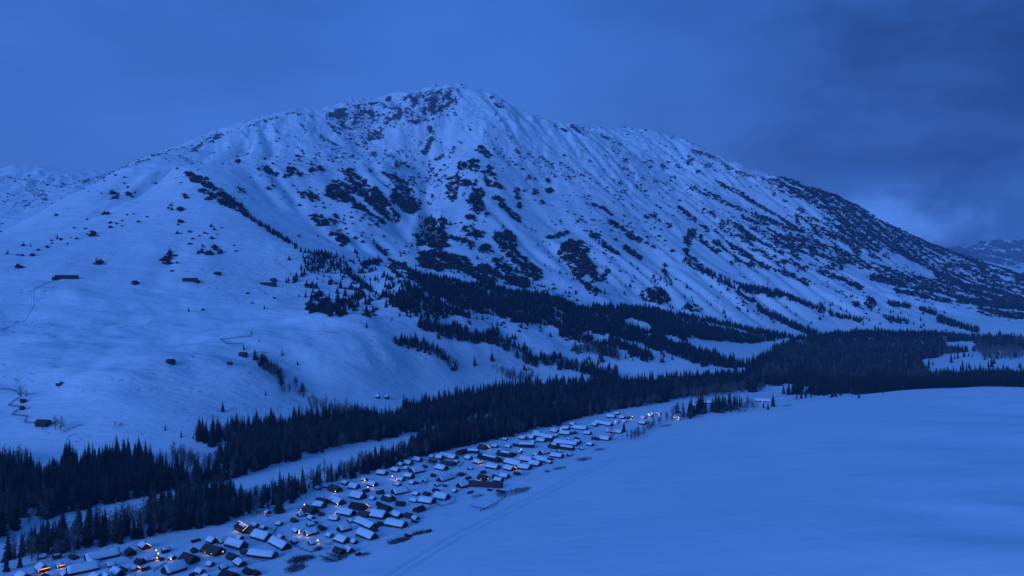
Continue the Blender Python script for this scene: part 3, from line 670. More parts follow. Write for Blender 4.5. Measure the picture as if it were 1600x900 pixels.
# ================================================================ river ice and tracks
def ribbon(P, half, n_cross, zoff, wob_amp, seed, prof=None, step=4.0):
    seg = np.diff(P, axis=0); L = np.concatenate([[0], np.cumsum(np.hypot(seg[:, 0], seg[:, 1]))])
    s = np.arange(0, L[-1], step); x = np.interp(s, L, P[:, 0]); y = np.interp(s, L, P[:, 1])
    k = np.ones(9)/9
    xs = np.convolve(np.pad(x, 4, mode='edge'), k, 'valid'); ys = np.convolve(np.pad(y, 4, mode='edge'), k, 'valid')
    tx = np.gradient(xs); ty = np.gradient(ys); n_ = np.hypot(tx, ty); nx, ny = -ty/n_, tx/n_
    c = np.linspace(-1, 1, n_cross)
    w = half*(1 + wob_amp*fbm(s/45, s*0+seed, 3, seed))
    X = xs[:, None]+nx[:, None]*c[None]*w[:, None]; Y = ys[:, None]+ny[:, None]*c[None]*w[:, None]
    Z = zoff(X, Y) if callable(zoff) else hgt(X.ravel(), Y.ravel()).reshape(X.shape)+zoff
    if prof is not None: Z = Z + prof[None, :]
    f = [(i*n_cross+j, i*n_cross+j+1, (i+1)*n_cross+j+1, (i+1)*n_cross+j) for i in range(len(s)-1) for j in range(n_cross-1)]
    return np.stack([X.ravel(), Y.ravel(), Z.ravel()], 1), f
def ice(X, Y):
    c = hgt(X[:, X.shape[1]//2], Y[:, X.shape[1]//2]); c = np.convolve(np.pad(c, 12, mode='edge'), np.ones(25)/25, 'valid')
    return c[:, None] + 1.3 + 0.25*fbm(X/14, Y/14, 3, 33)
rv, rf = ribbon(RIVER, 25, 13, ice, 0.1, 3)
kind(obj('river', mesh_from('river', [tuple(p) for p in rv], rf, (MATS['river_snow'],), None, True)), 'structure', 'frozen river under snow winding between the woods')
# two wheel tracks along the rim of the field, pressed between low snow berms
def off_edge(d):
    P = EDGE.copy(); t = np.gradient(P, axis=0); t /= np.linalg.norm(t, axis=1)[:, None]
    return P + np.stack([t[:, 1], -t[:, 0]], 1)*d
prof = np.array([0.0, 0.15, 0.42, 0.34, 0.06, 0.03, 0.06, 0.34, 0.42, 0.15, 0.0])+0.02
tr_pts = np.array([ground_pt(*p)[:2] for p in ((520, 948, 4), (610, 893, 4), (707, 834, 4), (800, 788, 4), (900, 739, 4), (960, 713, 4), (1050, 682, 6), (1120, 665, 7), (1180, 652, 8), (1225, 638, 9))])
for d_ in (0.0, 6.5):
    t_ = np.gradient(tr_pts, axis=0); t_ /= np.linalg.norm(t_, axis=1)[:, None]
    tv, tf = ribbon(tr_pts + np.stack([t_[:, 1], -t_[:, 0]], 1)*d_, 2.0, 11, 0.0, 0.15, 61+int(d_), prof, 2.0)
    tv[:, 2] += 0.06*fbm(tv[:, 0]/3, tv[:, 1]/3, 2, 8)
    kind(obj('snow_track', mesh_from('snow_track', [tuple(p) for p in tv], tf, (MATS['field_snow'],), None, True)), 'structure',
         'sledge track along the rim of the snow field, nearer the village' if d_ == 0 else 'sledge track along the rim of the snow field, farther from the village')

# cart road and footpath cut into the left hillside
for nm, lab, pts_, wd in (('hillside_road', 'faint road cut across the snowy hill above the wood', ((395, 531), (430, 528), (465, 525), (500, 522), (530, 517), (560, 511), (590, 508)), 3.2),
                          ('footpath', 'trodden path climbing the left slope to the long barn', ((2, 517), (25, 503), (45, 490), (52, 476), (48, 460), (60, 448), (80, 440)), 2.0)):
    a_ = np.array(pts_, float); X_, Y_, Z_ = at(a_[:, 0], a_[:, 1])
    tv, tf = ribbon(np.stack([X_, Y_], 1), wd, 9, 0.0, 0.2, 71, np.array([0, .9, .75, .1, .04, .04, .1, .75, 0.0])*0.9+.05, 3.0)
    kind(obj(nm, mesh_from(nm, [tuple(p) for p in tv], tf, (MATS['valley_snow'],), None, True)), 'structure', lab)

# ================================================================ trees
def conifer_parts(seed, slim):
    r_ = random.Random(seed); tr = MB(); tr.tube((0, 0, -0.05), (0, 0, 0.97), 0.014, 0.002, 6)
    cr = MB(); lv = 17
    for k in range(lv):
        t = k/(lv-1); z = 0.07 + 0.90*t
        rad = slim*(1-t)**0.85*(0.9+0.2*r_.random()) + 0.012
        nb = 9 if t < 0.6 else 7
        for q in range(nb):
            a = 2*math.pi*(q+r_.random()*0.8)/nb; rr = rad*(0.65+0.5*r_.random()); dz = -rr*(0.25+0.45*r_.random())
            ca, sa = math.cos(a), math.sin(a); wd = rr*0.42+0.008
            tip = (ca*rr, sa*rr, z+dz); mid = 0.55
            l_ = (ca*rr*mid-sa*wd, sa*rr*mid+ca*wd, z+dz*0.45-0.012); rt = (ca*rr*mid+sa*wd, sa*rr*mid-ca*wd, z+dz*0.45-0.012)
            cr.add([(0, 0, z+0.022), l_, tip, rt], [(0, 1, 2), (0, 2, 3)])
    n = 7                                           # dense needle core round the stem
    ring = [(math.cos(2*math.pi*i/n)*slim*0.5, math.sin(2*math.pi*i/n)*slim*0.5, 0.09) for i in range(n)]
    cr.add(ring+[(0, 0, 0.9)], [(i, (i+1) % n, n) for i in range(n)])
    cr.add([(0, 0, 0.94), (0.006, 0, 0.94), (0, 0, 1.0)], [(0, 1, 2)])
    return tr, cr
def bare_parts(seed, wide, first):
    r_ = random.Random(seed); tr = MB(); tr.tube((0, 0, -0.05), (0, 0, 0.93), 0.016, 0.003, 5); cr = MB()
    def blade(p, q, w):
        p = np.array(p); q = np.array(q); d = q-p; s = np.cross(d, (r_.uniform(-1, 1), r_.uniform(-1, 1), r_.uniform(-1, 1))); s = s/(np.linalg.norm(s)+1e-9)*w
        cr.add([p-s, p+s, q], [(0, 1, 2)])
    cz = (1.0+first)/2; rzv = (1.0-first)/2
    for k in range(46):
        while True:                              # branch tips fill an egg-shaped crown
            q = np.array((r_.uniform(-1, 1), r_.uniform(-1, 1), r_.uniform(-1, 1)))
            if 0.25 < np.linalg.norm(q) < 1: break
        tap = 1.0-0.35*max(0, q[2])
        tip = np.array((q[0]*wide*tap, q[1]*wide*tap, cz+q[2]*rzv)); L = math.hypot(tip[0], tip[1])+0.02
        base = np.array((0, 0, max(0.06, tip[2]-L*(0.7+0.6*r_.random())))); blade(base, tip, 0.0075)
        for j in range(7):
            u = 0.35+0.65*r_.random(); b_ = base*(1-u)+tip*u
            e = b_+np.array((r_.gauss(0, .5), r_.gauss(0, .5), r_.uniform(-.2, .8)))*(L*0.4+0.02)
            blade(b_, e, 0.0075)
    return tr, cr
def scrub_mesh(seed):
    r_ = random.Random(seed); m_ = MB()
    for k in range(60):
        a = r_.random()*6.283; rr = math.sqrt(r_.random())*0.55; z = (1-(rr/0.6)**2)*0.75*r_.random()
        c_ = np.array((math.cos(a)*rr, math.sin(a)*rr, z)); s = 0.14+0.1*r_.random()
        q = [c_+np.array((r_.gauss(0, 1), r_.gauss(0, 1), r_.gauss(0.2, .8)))*s for _ in range(3)]
        m_.add(q, [(0, 1, 2)])
    n = 6
    ring = [(math.cos(2*math.pi*i/n)*(0.36+0.14*r_.random()), math.sin(2*math.pi*i/n)*(0.36+0.14*r_.random()), -0.08) for i in range(n)]
    r2 = [(x*0.75, y*0.75, 0.34+0.12*r_.random()) for x, y, z in ring]
    m_.add(ring+r2+[(0, 0, 0.55)], [(i, (i+1) % n, n+(i+1) % n, n+i) for i in range(n)]+[(n+i, n+(i+1) % n, 2*n) for i in range(n)])
    return m_
def rock_mesh(seed):
    r_ = random.Random(seed); bm = bmesh.new(); bmesh.ops.create_icosphere(bm, subdivisions=1, radius=0.5)
    pl = [(np.array((r_.gauss(0, 1), r_.gauss(0, 1), r_.gauss(0, .8))), r_.uniform(.22, .42)) for _ in range(7)]
    for v in bm.verts:
        p = np.array(v.co)*np.array((1.15, 0.95, 1.0))*(0.8+0.45*r_.random())
        for nn, dd in pl:
            nn = nn/np.linalg.norm(nn); e = p@nn-dd
            if e > 0: p = p-nn*e
        v.co = p
    me = bpy.data.meshes.new('rock_form'); bm.to_mesh(me); bm.free(); me.materials.append(MATS['rock'])
    return me
SPRUCE = [conifer_parts(100+i, sl_) for i, sl_ in enumerate((0.15, 0.18, 0.13, 0.20, 0.165))]
BARE = [bare_parts(200+i, w_, f_) for i, (w_, f_) in enumerate(((0.20, 0.14), (0.24, 0.2), (0.17, 0.1), (0.34, 0.22), (0.30, 0.28)))]
def joined(parts, name, mats):
    a, b_ = parts; m_ = MB(); m_.add(a.v, a.f); m_.add(b_.v, b_.f)
    return mesh_from(name, m_.v, m_.f, mats, [0]*len(a.f)+[1]*len(b_.f))
SPRUCE_T = [p[0].mesh('spruce_trunk', MATS['bark']) for p in SPRUCE]; SPRUCE_C = [p[1].mesh('spruce_crown', MATS['conifer']) for p in SPRUCE]
BARE_T = [p[0].mesh('bare_trunk', MATS['bark']) for p in BARE]; BARE_C = [p[1].mesh('bare_crown', MATS['bare_twig']) for p in BARE]
def proto_collection(name, meshes):
    c = bpy.data.collections.new(name)
    for i, me in enumerate(meshes): c.objects.link(bpy.data.objects.new('%s_form_%d' % (name, i), me))
    return c
PC_T = proto_collection('spruce', [joined(p, 'spruce', (MATS['bark'], MATS['conifer'])) for p in SPRUCE])
PC_B = proto_collection('bare', [joined(p, 'bare', (MATS['bark'], MATS['bare_twig'])) for p in BARE])
PC_S = proto_collection('scrub', [scrub_mesh(300+i).mesh('scrub', MATS['scrub']) for i in range(5)])
PC_X = proto_collection('crag', [rock_mesh(400+i) for i in range(6)])
def scatter(name, pts, scl, rot, idx, coll, tilt=None):
    me = bpy.data.meshes.new(name); me.from_pydata([tuple(p) for p in pts], [], [])
    a = me.attributes.new('scl', 'FLOAT_VECTOR', 'POINT'); a.data.foreach_set('vector', np.asarray(scl, np.float32).ravel())
    rv_ = np.zeros((len(pts), 3), np.float32); rv_[:, 2] = rot
    if tilt is not None: rv_[:, :2] = tilt
    a = me.attributes.new('rotv', 'FLOAT_VECTOR', 'POINT'); a.data.foreach_set('vector', rv_.ravel())
    a = me.attributes.new('pick', 'INT', 'POINT'); a.data.foreach_set('value', np.asarray(idx, np.int32))
    o = obj(name, me)
    ng = bpy.data.node_groups.new(name+'_nodes', 'GeometryNodeTree')
    ng.interface.new_socket('Geometry', in_out='INPUT', socket_type='NodeSocketGeometry'); ng.interface.new_socket('Geometry', in_out='OUTPUT', socket_type='NodeSocketGeometry')
    N, L = ng.nodes, ng.links
    gi = N.new('NodeGroupInput'); go = N.new('NodeGroupOutput'); ip = N.new('GeometryNodeInstanceOnPoints'); ci = N.new('GeometryNodeCollectionInfo')
    ci.inputs['Collection'].default_value = coll; ci.inputs['Separate Children'].default_value = True; ci.inputs['Reset Children'].default_value = True
    def na(n_, t):
        q = N.new('GeometryNodeInputNamedAttribute'); q.data_type = t; q.inputs['Name'].default_value = n_; return q.outputs['Attribute']
    e2r = N.new('FunctionNodeEulerToRotation'); L.new(na('rotv', 'FLOAT_VECTOR'), e2r.inputs[0])
    L.new(gi.outputs[0], ip.inputs['Points']); L.new(ci.outputs[0], ip.inputs['Instance']); ip.inputs['Pick Instance'].default_value = True
    L.new(na('pick', 'INT'), ip.inputs['Instance Index']); L.new(e2r.outputs[0], ip.inputs['Rotation']); L.new(na('scl', 'FLOAT_VECTOR'), ip.inputs['Scale'])
    L.new(ip.outputs[0], go.inputs[0])
    md = o.modifiers.new('scatter', 'NODES'); md.node_group = ng
    return o
def candidates(y0, y1, sp, seed):
    g = np.random.default_rng(seed)
    ys = np.arange(y0, y1, sp); out = []
    for y in ys:
        xs = np.arange(-0.74*y-40, 0.74*y+40, sp); out.append(np.stack([xs, np.full_like(xs, y)], 1))
    P = np.concatenate(out); P += g.uniform(-.5, .5, P.shape)*sp*0.95
    return P[:, 0], P[:, 1], g
def grow(kind_, y0, y1, sp, seed, tol, jit=2.0):
    x, y, g = candidates(y0, y1, sp, seed); z = hgt(x, y)
    px, py = proj(x, y, z)
    ok = (px > -70) & (px < 1670) & (py > 100) & (py < 960)
    x, y, z, px, py = x[ok], y[ok], z[ok], px[ok], py[ok]
    s = np.clip(1000/y, .35, 2)
    n1 = fbm(x/38, y/38, 3, seed+1, .7); n2 = fbm(x/38, y/38, 3, seed+2, .7)
    m1 = fbm(x/9, y/12, 2, seed+8, .7); m2 = fbm(x/9, y/12, 2, seed+9, .7)
    d = density(kind_, px, py, jit*s*(n1*1.5+m1*1.0), jit*s*(n2*1.1+m2*.8))
    if kind_ == 'S': d = np.maximum(d, .10*density(kind_, px, py, jit*s*(n1*2+m1*5), jit*s*(n2*2+m2*4)))
    if kind_ == 'S': d = d*np.where((d > .3) & (x > 420), .12+.88*smooth(-.35, .12, fbm((x*.61+y*.79)/42, (x*.79-y*.61)/210, 3, seed+14, .6)), 1)
    if kind_ == 'S': d = np.where(d > .3, d*(.25+.6*smooth(-.5, .3, fbm(x/18, y/26, 3, seed+5, .7))), d*smooth(-.1, .4, fbm(x/45, y/60, 3, seed+5))*2.4)
    if kind_ == 'T': d = np.where(z > 15, d*smooth(-.8, -.2, fbm(x/26, y/34, 3, seed+5, .6)), d*np.where(px < 1130, .25+.75*smooth(-.85, -.35, fbm(x/60, y/70, 3, seed+5, .6)), .16+.84*smooth(-.30, .25, fbm(x/48, y/75, 3, seed+5, .6))))
    k = (g.random(x.size) < d) & visible(x, y, z, tol)
    return x[k], y[k], z[k], px[k], py[k], g
keep_out = lambda x, y: (river_dist(x, y) > 18) & (edge_dist(x, y) < 4)
# conifers
tx, ty, tz, tpx, tpy, g = grow('T', 360, 2500, 5.2, 501, 0.05)
k = keep_out(tx, ty); tx, ty, tz, tpx, tpy = tx[k], ty[k], tz[k], tpx[k], tpy[k]
th = np.where(tz < 12, 16.0, 11.5)*(1+0.27*np.clip(g.normal(size=tx.size), -1.7, 2.0))*(1+0.12*fbm(tx/40, ty/40, 2, 77))*np.where(tz > 150, .8, 1)
th = th*np.where((tz < 10) & (tpy > np.interp(tpx, (0, 300, 450, 620, 755), (815, 775, 745, 700, 662))) & (tpx > 365) & (tpx < 640), .76, 1)
th = th*np.where(((tpx+0*tpy) > 1150) & (tz < 14), .85, 1)
# bare larch and birch
bx, by, bz, bpx, bpy_, g2 = grow('B', 360, 2300, 6.0, 601, 0.05)
k = keep_out(bx, by) | ((bpx > 960) & (river_dist(bx, by) > 18) & (edge_dist(bx, by) < 12)); bx, by, bz, bpx = bx[k], by[k], bz[k], bpx[k]; bpy_ = bpy_[k]
bh = np.where(bz < 12, 12.5, 9.5)*(1+0.2*np.clip(g2.normal(size=bx.size), -1.6, 1.8))*np.where((bpx > 960) & (edge_dist(bx, by) > -25), .62, 1)
print('trees', tx.size, bx.size)
def pick_near(x, y, z, h, px, py, n):
    q = h/y; inside = (px > 2) & (px < 1598) & (py < 930) & (py - FOC*h/y < 895)
    order = np.argsort(-np.where(inside, q, -1)); m_ = np.zeros(x.size, bool); m_[order[:n]] = True
    return m_
def tree_object(name, loc, h, wfac, rz, tm, cm):
    e = empty(name, loc, rz, (h*wfac, h*wfac, h)); obj('trunk', tm, e); obj('crown', cm, e)
    return e
LONE = [  # frame column and row of the foot, height in metres, label
 (437, 801, 29, 'tallest lone spruce, rising above the roofs at the near edge of the village'), (348, 643, 11.5, 'lone pointed spruce on the bare slope above the left wood'),
 (441, 556, 10, 'small lone spruce right of the fenced hillside farmstead'), (465, 571, 7, 'lone spruce on the snow, right of the hillside tree row'),
 (573, 512, 10, 'lone spruce on the brow of the snowy hill'), (415, 619, 7, 'little lone spruce on the snow left of the hillside tree row'),
 (413, 483, 8, 'lone small spruce above the faint hillside road'), (381, 548, 10, 'spruce standing at the small hillside farm building'),
 (295, 487, 8, 'lone thin spruce in the middle of the left slope'), (258, 673, 6, 'small spruce on the snow, left of two little neighbours'),
 (283, 683, 7.5, 'bushy little spruce on the snow by the left wood'), (312, 690, 6, 'tiny spruce in the snowy gap before the bare grove, left one'),
 (326, 689, 6.5, 'tiny spruce in the snowy gap before the bare grove, right one'), (302, 686, 4, 'smallest spruce seedling in the snowy gap of the left wood'),
 (31, 886, 8.5, 'young spruce beside the near-left cabins at the picture corner'), (10, 893, 12, 'spruce at the very bottom left corner of the view'),
 (1342, 622, 9, 'lone spruce on the far rim of the snow field'), (1380, 616, 4.5, 'tiny spruce on the field rim, rightmost of the small pair'), (1298, 622, 4.5, 'tiny spruce on the field rim, leftmost of the small pair'),
 (1208, 635, 17, 'tall dark spruce beside the long lit barn at the village end'), (1193, 638, 10, 'short spruce left of the tall one at the village end'), (1200, 640, 9, 'shortest spruce in front of the lit barn'),
 (1245, 624, 9, 'first spruce of the little row on the field rim'), (1252, 623, 9.5, 'second spruce of the little row on the field rim'), (1259, 622, 9.5, 'third spruce of the little row on the field rim'), (1267, 621, 8, 'fourth spruce of the little row on the field rim'),
 (975, 675, 12, 'dark spruce behind the far field-edge cabins'), (1068, 652, 16, 'dark spruce at the end of the hedge by the lit huts'), (1076, 651, 14, 'second spruce beside the lit huts at the field rim'),
 (523, 627, 5, 'tiny lone spruce low on the snowy hill'), (1260, 619, 6, 'low spruce behind the rim row'), (745, 500, 8, 'lone spruce on the snow under the foothill wood')]
lx, ly, lz = at([q[0] for q in LONE], [q[1] for q in LONE])
for i, q in enumerate(LONE):
    o = tree_object('spruce_tree', (lx[i], ly[i], lz[i]-0.2), q[2], 1.15 if q[2] < 20 else 1.0, random.random()*6, SPRUCE_T[i % 5], SPRUCE_C[i % 5])
    tag(o, q[3], 'tree')
LONE_B = [(32, 622, 13, 'bare round-crowned tree at the top of the zigzag fence'), (41, 622, 9, 'smaller bare tree right of the one on the zigzag fence'), (66, 672, 10, 'thin bare tree left of the low dark shed on the left slope'), (86, 673, 14, 'bare tree beside the low shed on the left slope'),
          (95, 674, 15, 'bare tree right of the low shed, nearest the log wall'), (612, 504, 9, 'bushy lone tree on the brow of the snowy hill'), (393, 525, 8, 'round leafless tree by the hillside fence'), (405, 537, 6, 'small round bush tree below the hillside fence'),
          (956, 688, 15, 'bare tree standing over the far cabins'), (180, 668, 6, 'low bare bush on the left slope above the wood, left one'), (188, 669, 6, 'low bare bush on the left slope above the wood, right one'), (60, 882, 7, 'bare bush behind the young spruce near the corner cabins')]
lx, ly, lz = at([q[0] for q in LONE_B], [q[1] for q in LONE_B])
for i, q in enumerate(LONE_B):
    o = tree_object('bare_tree', (lx[i], ly[i], lz[i]-0.2), q[2], 1.25, random.random()*6, BARE_T[3+i % 2], BARE_C[3+i % 2])
    tag(o, q[3], 'tree')
def make_wood(x, y, z, h, px, py, gg, near_n, name, wid, TM, CM, coll, labels, stuffname, stufflabel, grp):
    near = pick_near(x, y, z, h, px, py, near_n)
    idx = gg.integers(0, 5, x.size); rot = gg.uniform(0, 6.28, x.size); wf = gg.uniform(*wid, x.size)*np.where(z > 14, 1.5, 1.0)
    for i in np.nonzero(near)[0]:
        o = tree_object(name, (x[i], y[i], z[i]-0.2), h[i], wf[i], rot[i], TM[idx[i]], CM[idx[i]])
        side = 0 if (py[i] < np.interp(px[i], (0, 100, 230, 370, 500, 615, 750), (845, 815, 785, 757, 719, 691, 656))) else 1
        tag(o, labels[side], 'tree', grp[side])
    m_ = ~near
    o = scatter(stuffname, np.stack([x[m_], y[m_], z[m_]-0.2], 1), np.stack([h[m_]*wf[m_], h[m_]*wf[m_], h[m_]], 1), rot[m_], idx[m_], coll)
    kind(o, 'stuff', stufflabel)
make_wood(tx, ty, tz, th, tpx, tpy, g, 290, 'spruce_tree', (0.95, 1.35), SPRUCE_T, SPRUCE_C, PC_T,
          ('dark spruce in the dense wood beyond the frozen river', 'dark spruce in the wood between the frozen river and the village'),
          'conifer_forest', 'dark conifer wood filling the valley and climbing the spurs', ('spruces beyond the river', 'spruces between river and village'))
make_wood(bx, by, bz, bh, bpx, bpy_, g2, 290, 'bare_tree', (0.95, 1.3), BARE_T, BARE_C, PC_B,
          ('greyish leafless tree among the conifers beyond the frozen river', 'greyish leafless tree in the wood between the frozen river and the village'),
          'bare_woodland', 'leafless larch and birch mixed through the valley woods', ('bare trees beyond the river', 'bare trees between river and village'))
# dwarf pine and scrub on the mountain
sx, sy, sz, spx, spy, g3 = grow('S', 1000, 3000, 4.2, 701, 0.006, 2.2)
s2 = grow('S', 3000, 4700, 7.0, 702, 0.004, 2.2)
sx, sy, sz = [np.concatenate([a, b_]) for a, b_ in zip((sx, sy, sz), s2[:3])]
# single bushes dotted over the slopes, thicker in belts
cx, cy2, g4 = candidates(950, 3400, 15.0, 801); cz = hgt(cx, cy2); cpx, cpy = proj(cx, cy2, cz)
belt = smooth(-.1, .7, fbm(cx/160, cy2/230, 3, 803)) * smooth(20, 90, cz) * np.where(cpx > 760, 1.0, .65) * np.where(cz > 560, .5, 1) * np.where((cpx < 640) & (cpy > 400), .12, 1)
k = (g4.random(cx.size) < 0.40*belt) & visible(cx, cy2, cz, .004)
nS = sx.size
sx, sy, sz = np.concatenate([sx, cx[k]]), np.concatenate([sy, cy2[k]]), np.concatenate([sz, cz[k]])
ssz = np.concatenate([3.0+6.0*g3.random(nS)**2, g4.uniform(2.5, 5.5, int(k.sum()))]); ssz[sy > 3000] *= 1.4
print('scrub', sx.size)
sc_ = np.stack([ssz*1.2, ssz*1.2, ssz*g3.uniform(.8, 1.35, sx.size)], 1)
o = scatter('mountain_scrub', np.stack([sx, sy, sz], 1), sc_, g3.uniform(0, 6.28, sx.size), g3.integers(0, 5, sx.size), PC_S)
kind(o, 'stuff', 'dark dwarf pine and scrub in patches over the mountainside')
# single conifers standing out of the scrub
k = (g3.random(sx.size) < np.where(sz < 420, 0.16, 0.03)) & (sy < 2700)
hs = g3.uniform(6, 11, int(k.sum()))
o = scatter('mountain_conifers', np.stack([sx[k], sy[k], sz[k]-.2], 1), np.stack([hs*1.5, hs*1.5, hs], 1), g3.uniform(0, 6.28, hs.size), g3.integers(0, 5, hs.size), PC_T)
kind(o, 'stuff', 'scattered small conifers on the scrubby mountain flank')
# crags
xx_, xy_, xz_, xpx, xpy, g5 = grow('X', 1500, 4200, 6.5, 901, 0.004, 3.0)
cx, cy2, g6 = candidates(1700, 3300, 14.0, 905); cz = hgt(cx, cy2)
k = (g6.random(cx.size) < 0.42*smooth(-.1, .5, fbm(cx/120, cy2/160, 3, 907))*smooth(330, 520, cz)) & visible(cx, cy2, cz, .004)
nX = xx_.size
xx_, xy_, xz_ = np.concatenate([xx_, cx[k]]), np.concatenate([xy_, cy2[k]]), np.concatenate([xz_, cz[k]])
xs_ = np.concatenate([3.5+8*g5.random(nX)**1.6, g6.uniform(2.8, 7, int(k.sum()))])
print('crags', xx_.size)
o = scatter('rock_crags', np.stack([xx_, xy_, xz_], 1), np.stack([xs_*1.1, xs_*.9, xs_*g5.uniform(.6, 1.1, xs_.size)], 1), g5.uniform(0, 6.28, xs_.size), g5.integers(0, 6, xs_.size), PC_X,
            g5.normal(0, .3, (xs_.size, 2)))
kind(o, 'stuff', 'dark broken rock breaking through the snow near the summit')

# ================================================================ village
def yaw_to_px(D, x, th): return FOC/D*(math.cos(th) - (x/D)*math.sin(th))
def snow_slab(L, W, rise, eave, thick, seed, cover=1.0):
    # a lumpy blanket lying on both roof slopes; cover < 1 leaves the lower roof bare
    r_ = random.Random(seed); nx = max(5, int(L/1.4)); ny = 8; v = []; f = []
    hx = L/2+0.42; hy = (W/2+0.5)
    def rz(y): return eave + rise*(1-abs(y)/(W/2))
    for i in range(nx+1):
        for j in range(ny+1):
            x = -hx + 2*hx*i/nx; y = (-hy + 2*hy*j/ny)*cover
            e = min(1, min(i, nx-i)/1.0+0.25, min(j, ny-j)/1.2+0.3)
            t = thick*e*(0.8+0.4*r_.random()) + 0.07
            ridge_soft = -0.12*math.exp(-(y/0.5)**2)
            jx = 0.10*(r_.random()-.5) if i in (0, nx) else 0; jy = 0.16*(r_.random()-.5) if j in (0, ny) else 0
            v.append((x+jx, y+jy, rz(y)+t+ridge_soft))
    top = len(v)
    for i in range(nx+1):
        for j in range(ny+1):
            x, y, z = v[i*(ny+1)+j]; v.append((x*0.995, y*0.995, rz(y)+0.03))
    s = ny+1
    for i in range(nx):
        for j in range(ny):
            a = i*s+j; f.append((a, a+s, a+s+1, a+1)); b_ = a+top; f.append((b_, b_+1, b_+s+1, b_+s))
    for i in range(nx):
        a = i*s; f.append((a, top+a, top+a+s, a+s)); a = i*s+ny; f.append((a, a+s, top+a+s, top+a))
    for j in range(ny):
        a = j; f.append((a, a+1, top+a+1, top+a)); a = nx*s+j; f.append((a, top+a, top+a+1, a+1))
    return mesh_from('snow_blanket', v, f, (MATS['snow_cap'],), None, True)
def roof_slab(L, W, rise, eave, sgn):
    m_ = MB(); hx = L/2+0.5; hy = W/2+0.55; t = 0.12
    def z(y): return eave + rise*(1-abs(y)/(W/2))
    y0, y1 = 0.0, sgn*hy
    v = [(-hx, y0, z(0)), (hx, y0, z(0)), (hx, y1, z(hy)), (-hx, y1, z(hy))]
    v += [(x, y, q-t) for x, y, q in v]
    f = [(0, 1, 2, 3), (7, 6, 5, 4), (0, 4, 5, 1), (1, 5, 6, 2), (2, 6, 7, 3), (3, 7, 4, 0)]
    if sgn > 0: pass
    else: f = [tuple(reversed(q)) for q in f]
    m_.add(v, f); return m_
def wall_mesh(L, W, hgt_, rise, inset):
    # log box with gable ends set back under the roof
    m_ = MB(); hx, hy = L/2, W/2
    v = [(-hx, -hy, -1.2), (hx, -hy, -1.2), (hx, hy, -1.2), (-hx, hy, -1.2), (-hx, -hy, hgt_), (hx, -hy, hgt_), (hx, hy, hgt_), (-hx, hy, hgt_)]
    m_.add(v, [(0, 1, 5, 4), (1, 2, 6, 5), (2, 3, 7, 6), (3, 0, 4, 7), (4, 5, 6, 7)])
    for cx_, cy_ in ((-hx, -hy), (hx, -hy), (hx, hy), (-hx, hy)):       # crossed log ends at the corners
        for k_ in range(5):
            zc = 0.3+hgt_/5.5*k_
            m_.box(cx_-0.16 if cx_ < 0 else cx_-0.02, cx_+0.02 if cx_ < 0 else cx_+0.16, cy_-0.22 if cy_ < 0 else cy_-0.05, cy_+0.05 if cy_ < 0 else cy_+0.22, zc, zc+0.3)
    return m_
def gable_mesh(L, W, hgt_, rise, sgn, inset):
    m_ = MB(); x = sgn*(L/2-inset); t = 0.1
    v = [(x-t/2, -W/2+.05, hgt_+.01), (x-t/2, W/2-.05, hgt_+.01), (x-t/2, 0, hgt_+rise-0.16), (x+t/2, -W/2+.05, hgt_+.01), (x+t/2, W/2-.05, hgt_+.01), (x+t/2, 0, hgt_+rise-0.16)]
    m_.add(v, [(0, 2, 1), (3, 4, 5), (0, 1, 4, 3), (1, 2, 5, 4), (2, 0, 3, 5)]); return m_
def panel(cx_, cy_, cz_, w, h, face, t=0.08):
    m_ = MB()
    if face in 'fb':
        s = -1 if face == 'f' else 1; y0 = cy_ + (s*0.02); m_.box(cx_-w/2, cx_+w/2, min(y0, y0+s*t), max(y0, y0+s*t), cz_, cz_+h)
    else:
        s = 1 if face == 'r' else -1; x0 = cx_ + s*0.02; m_.box(min(x0, x0+s*t), max(x0, x0+s*t), cy_-w/2, cy_+w/2, cz_, cz_+h)
    return m_
def warm_light(name, parent, loc, watts, colr=(1.0, 0.50, 0.18)):
    ld = bpy.data.lights.new(name, 'POINT'); ld.energy = watts; ld.color = colr; ld.shadow_soft_size = 0.25
    o = bpy.data.objects.new(name, ld); link(o, parent); o.location = loc
    return o
HOUSES = []
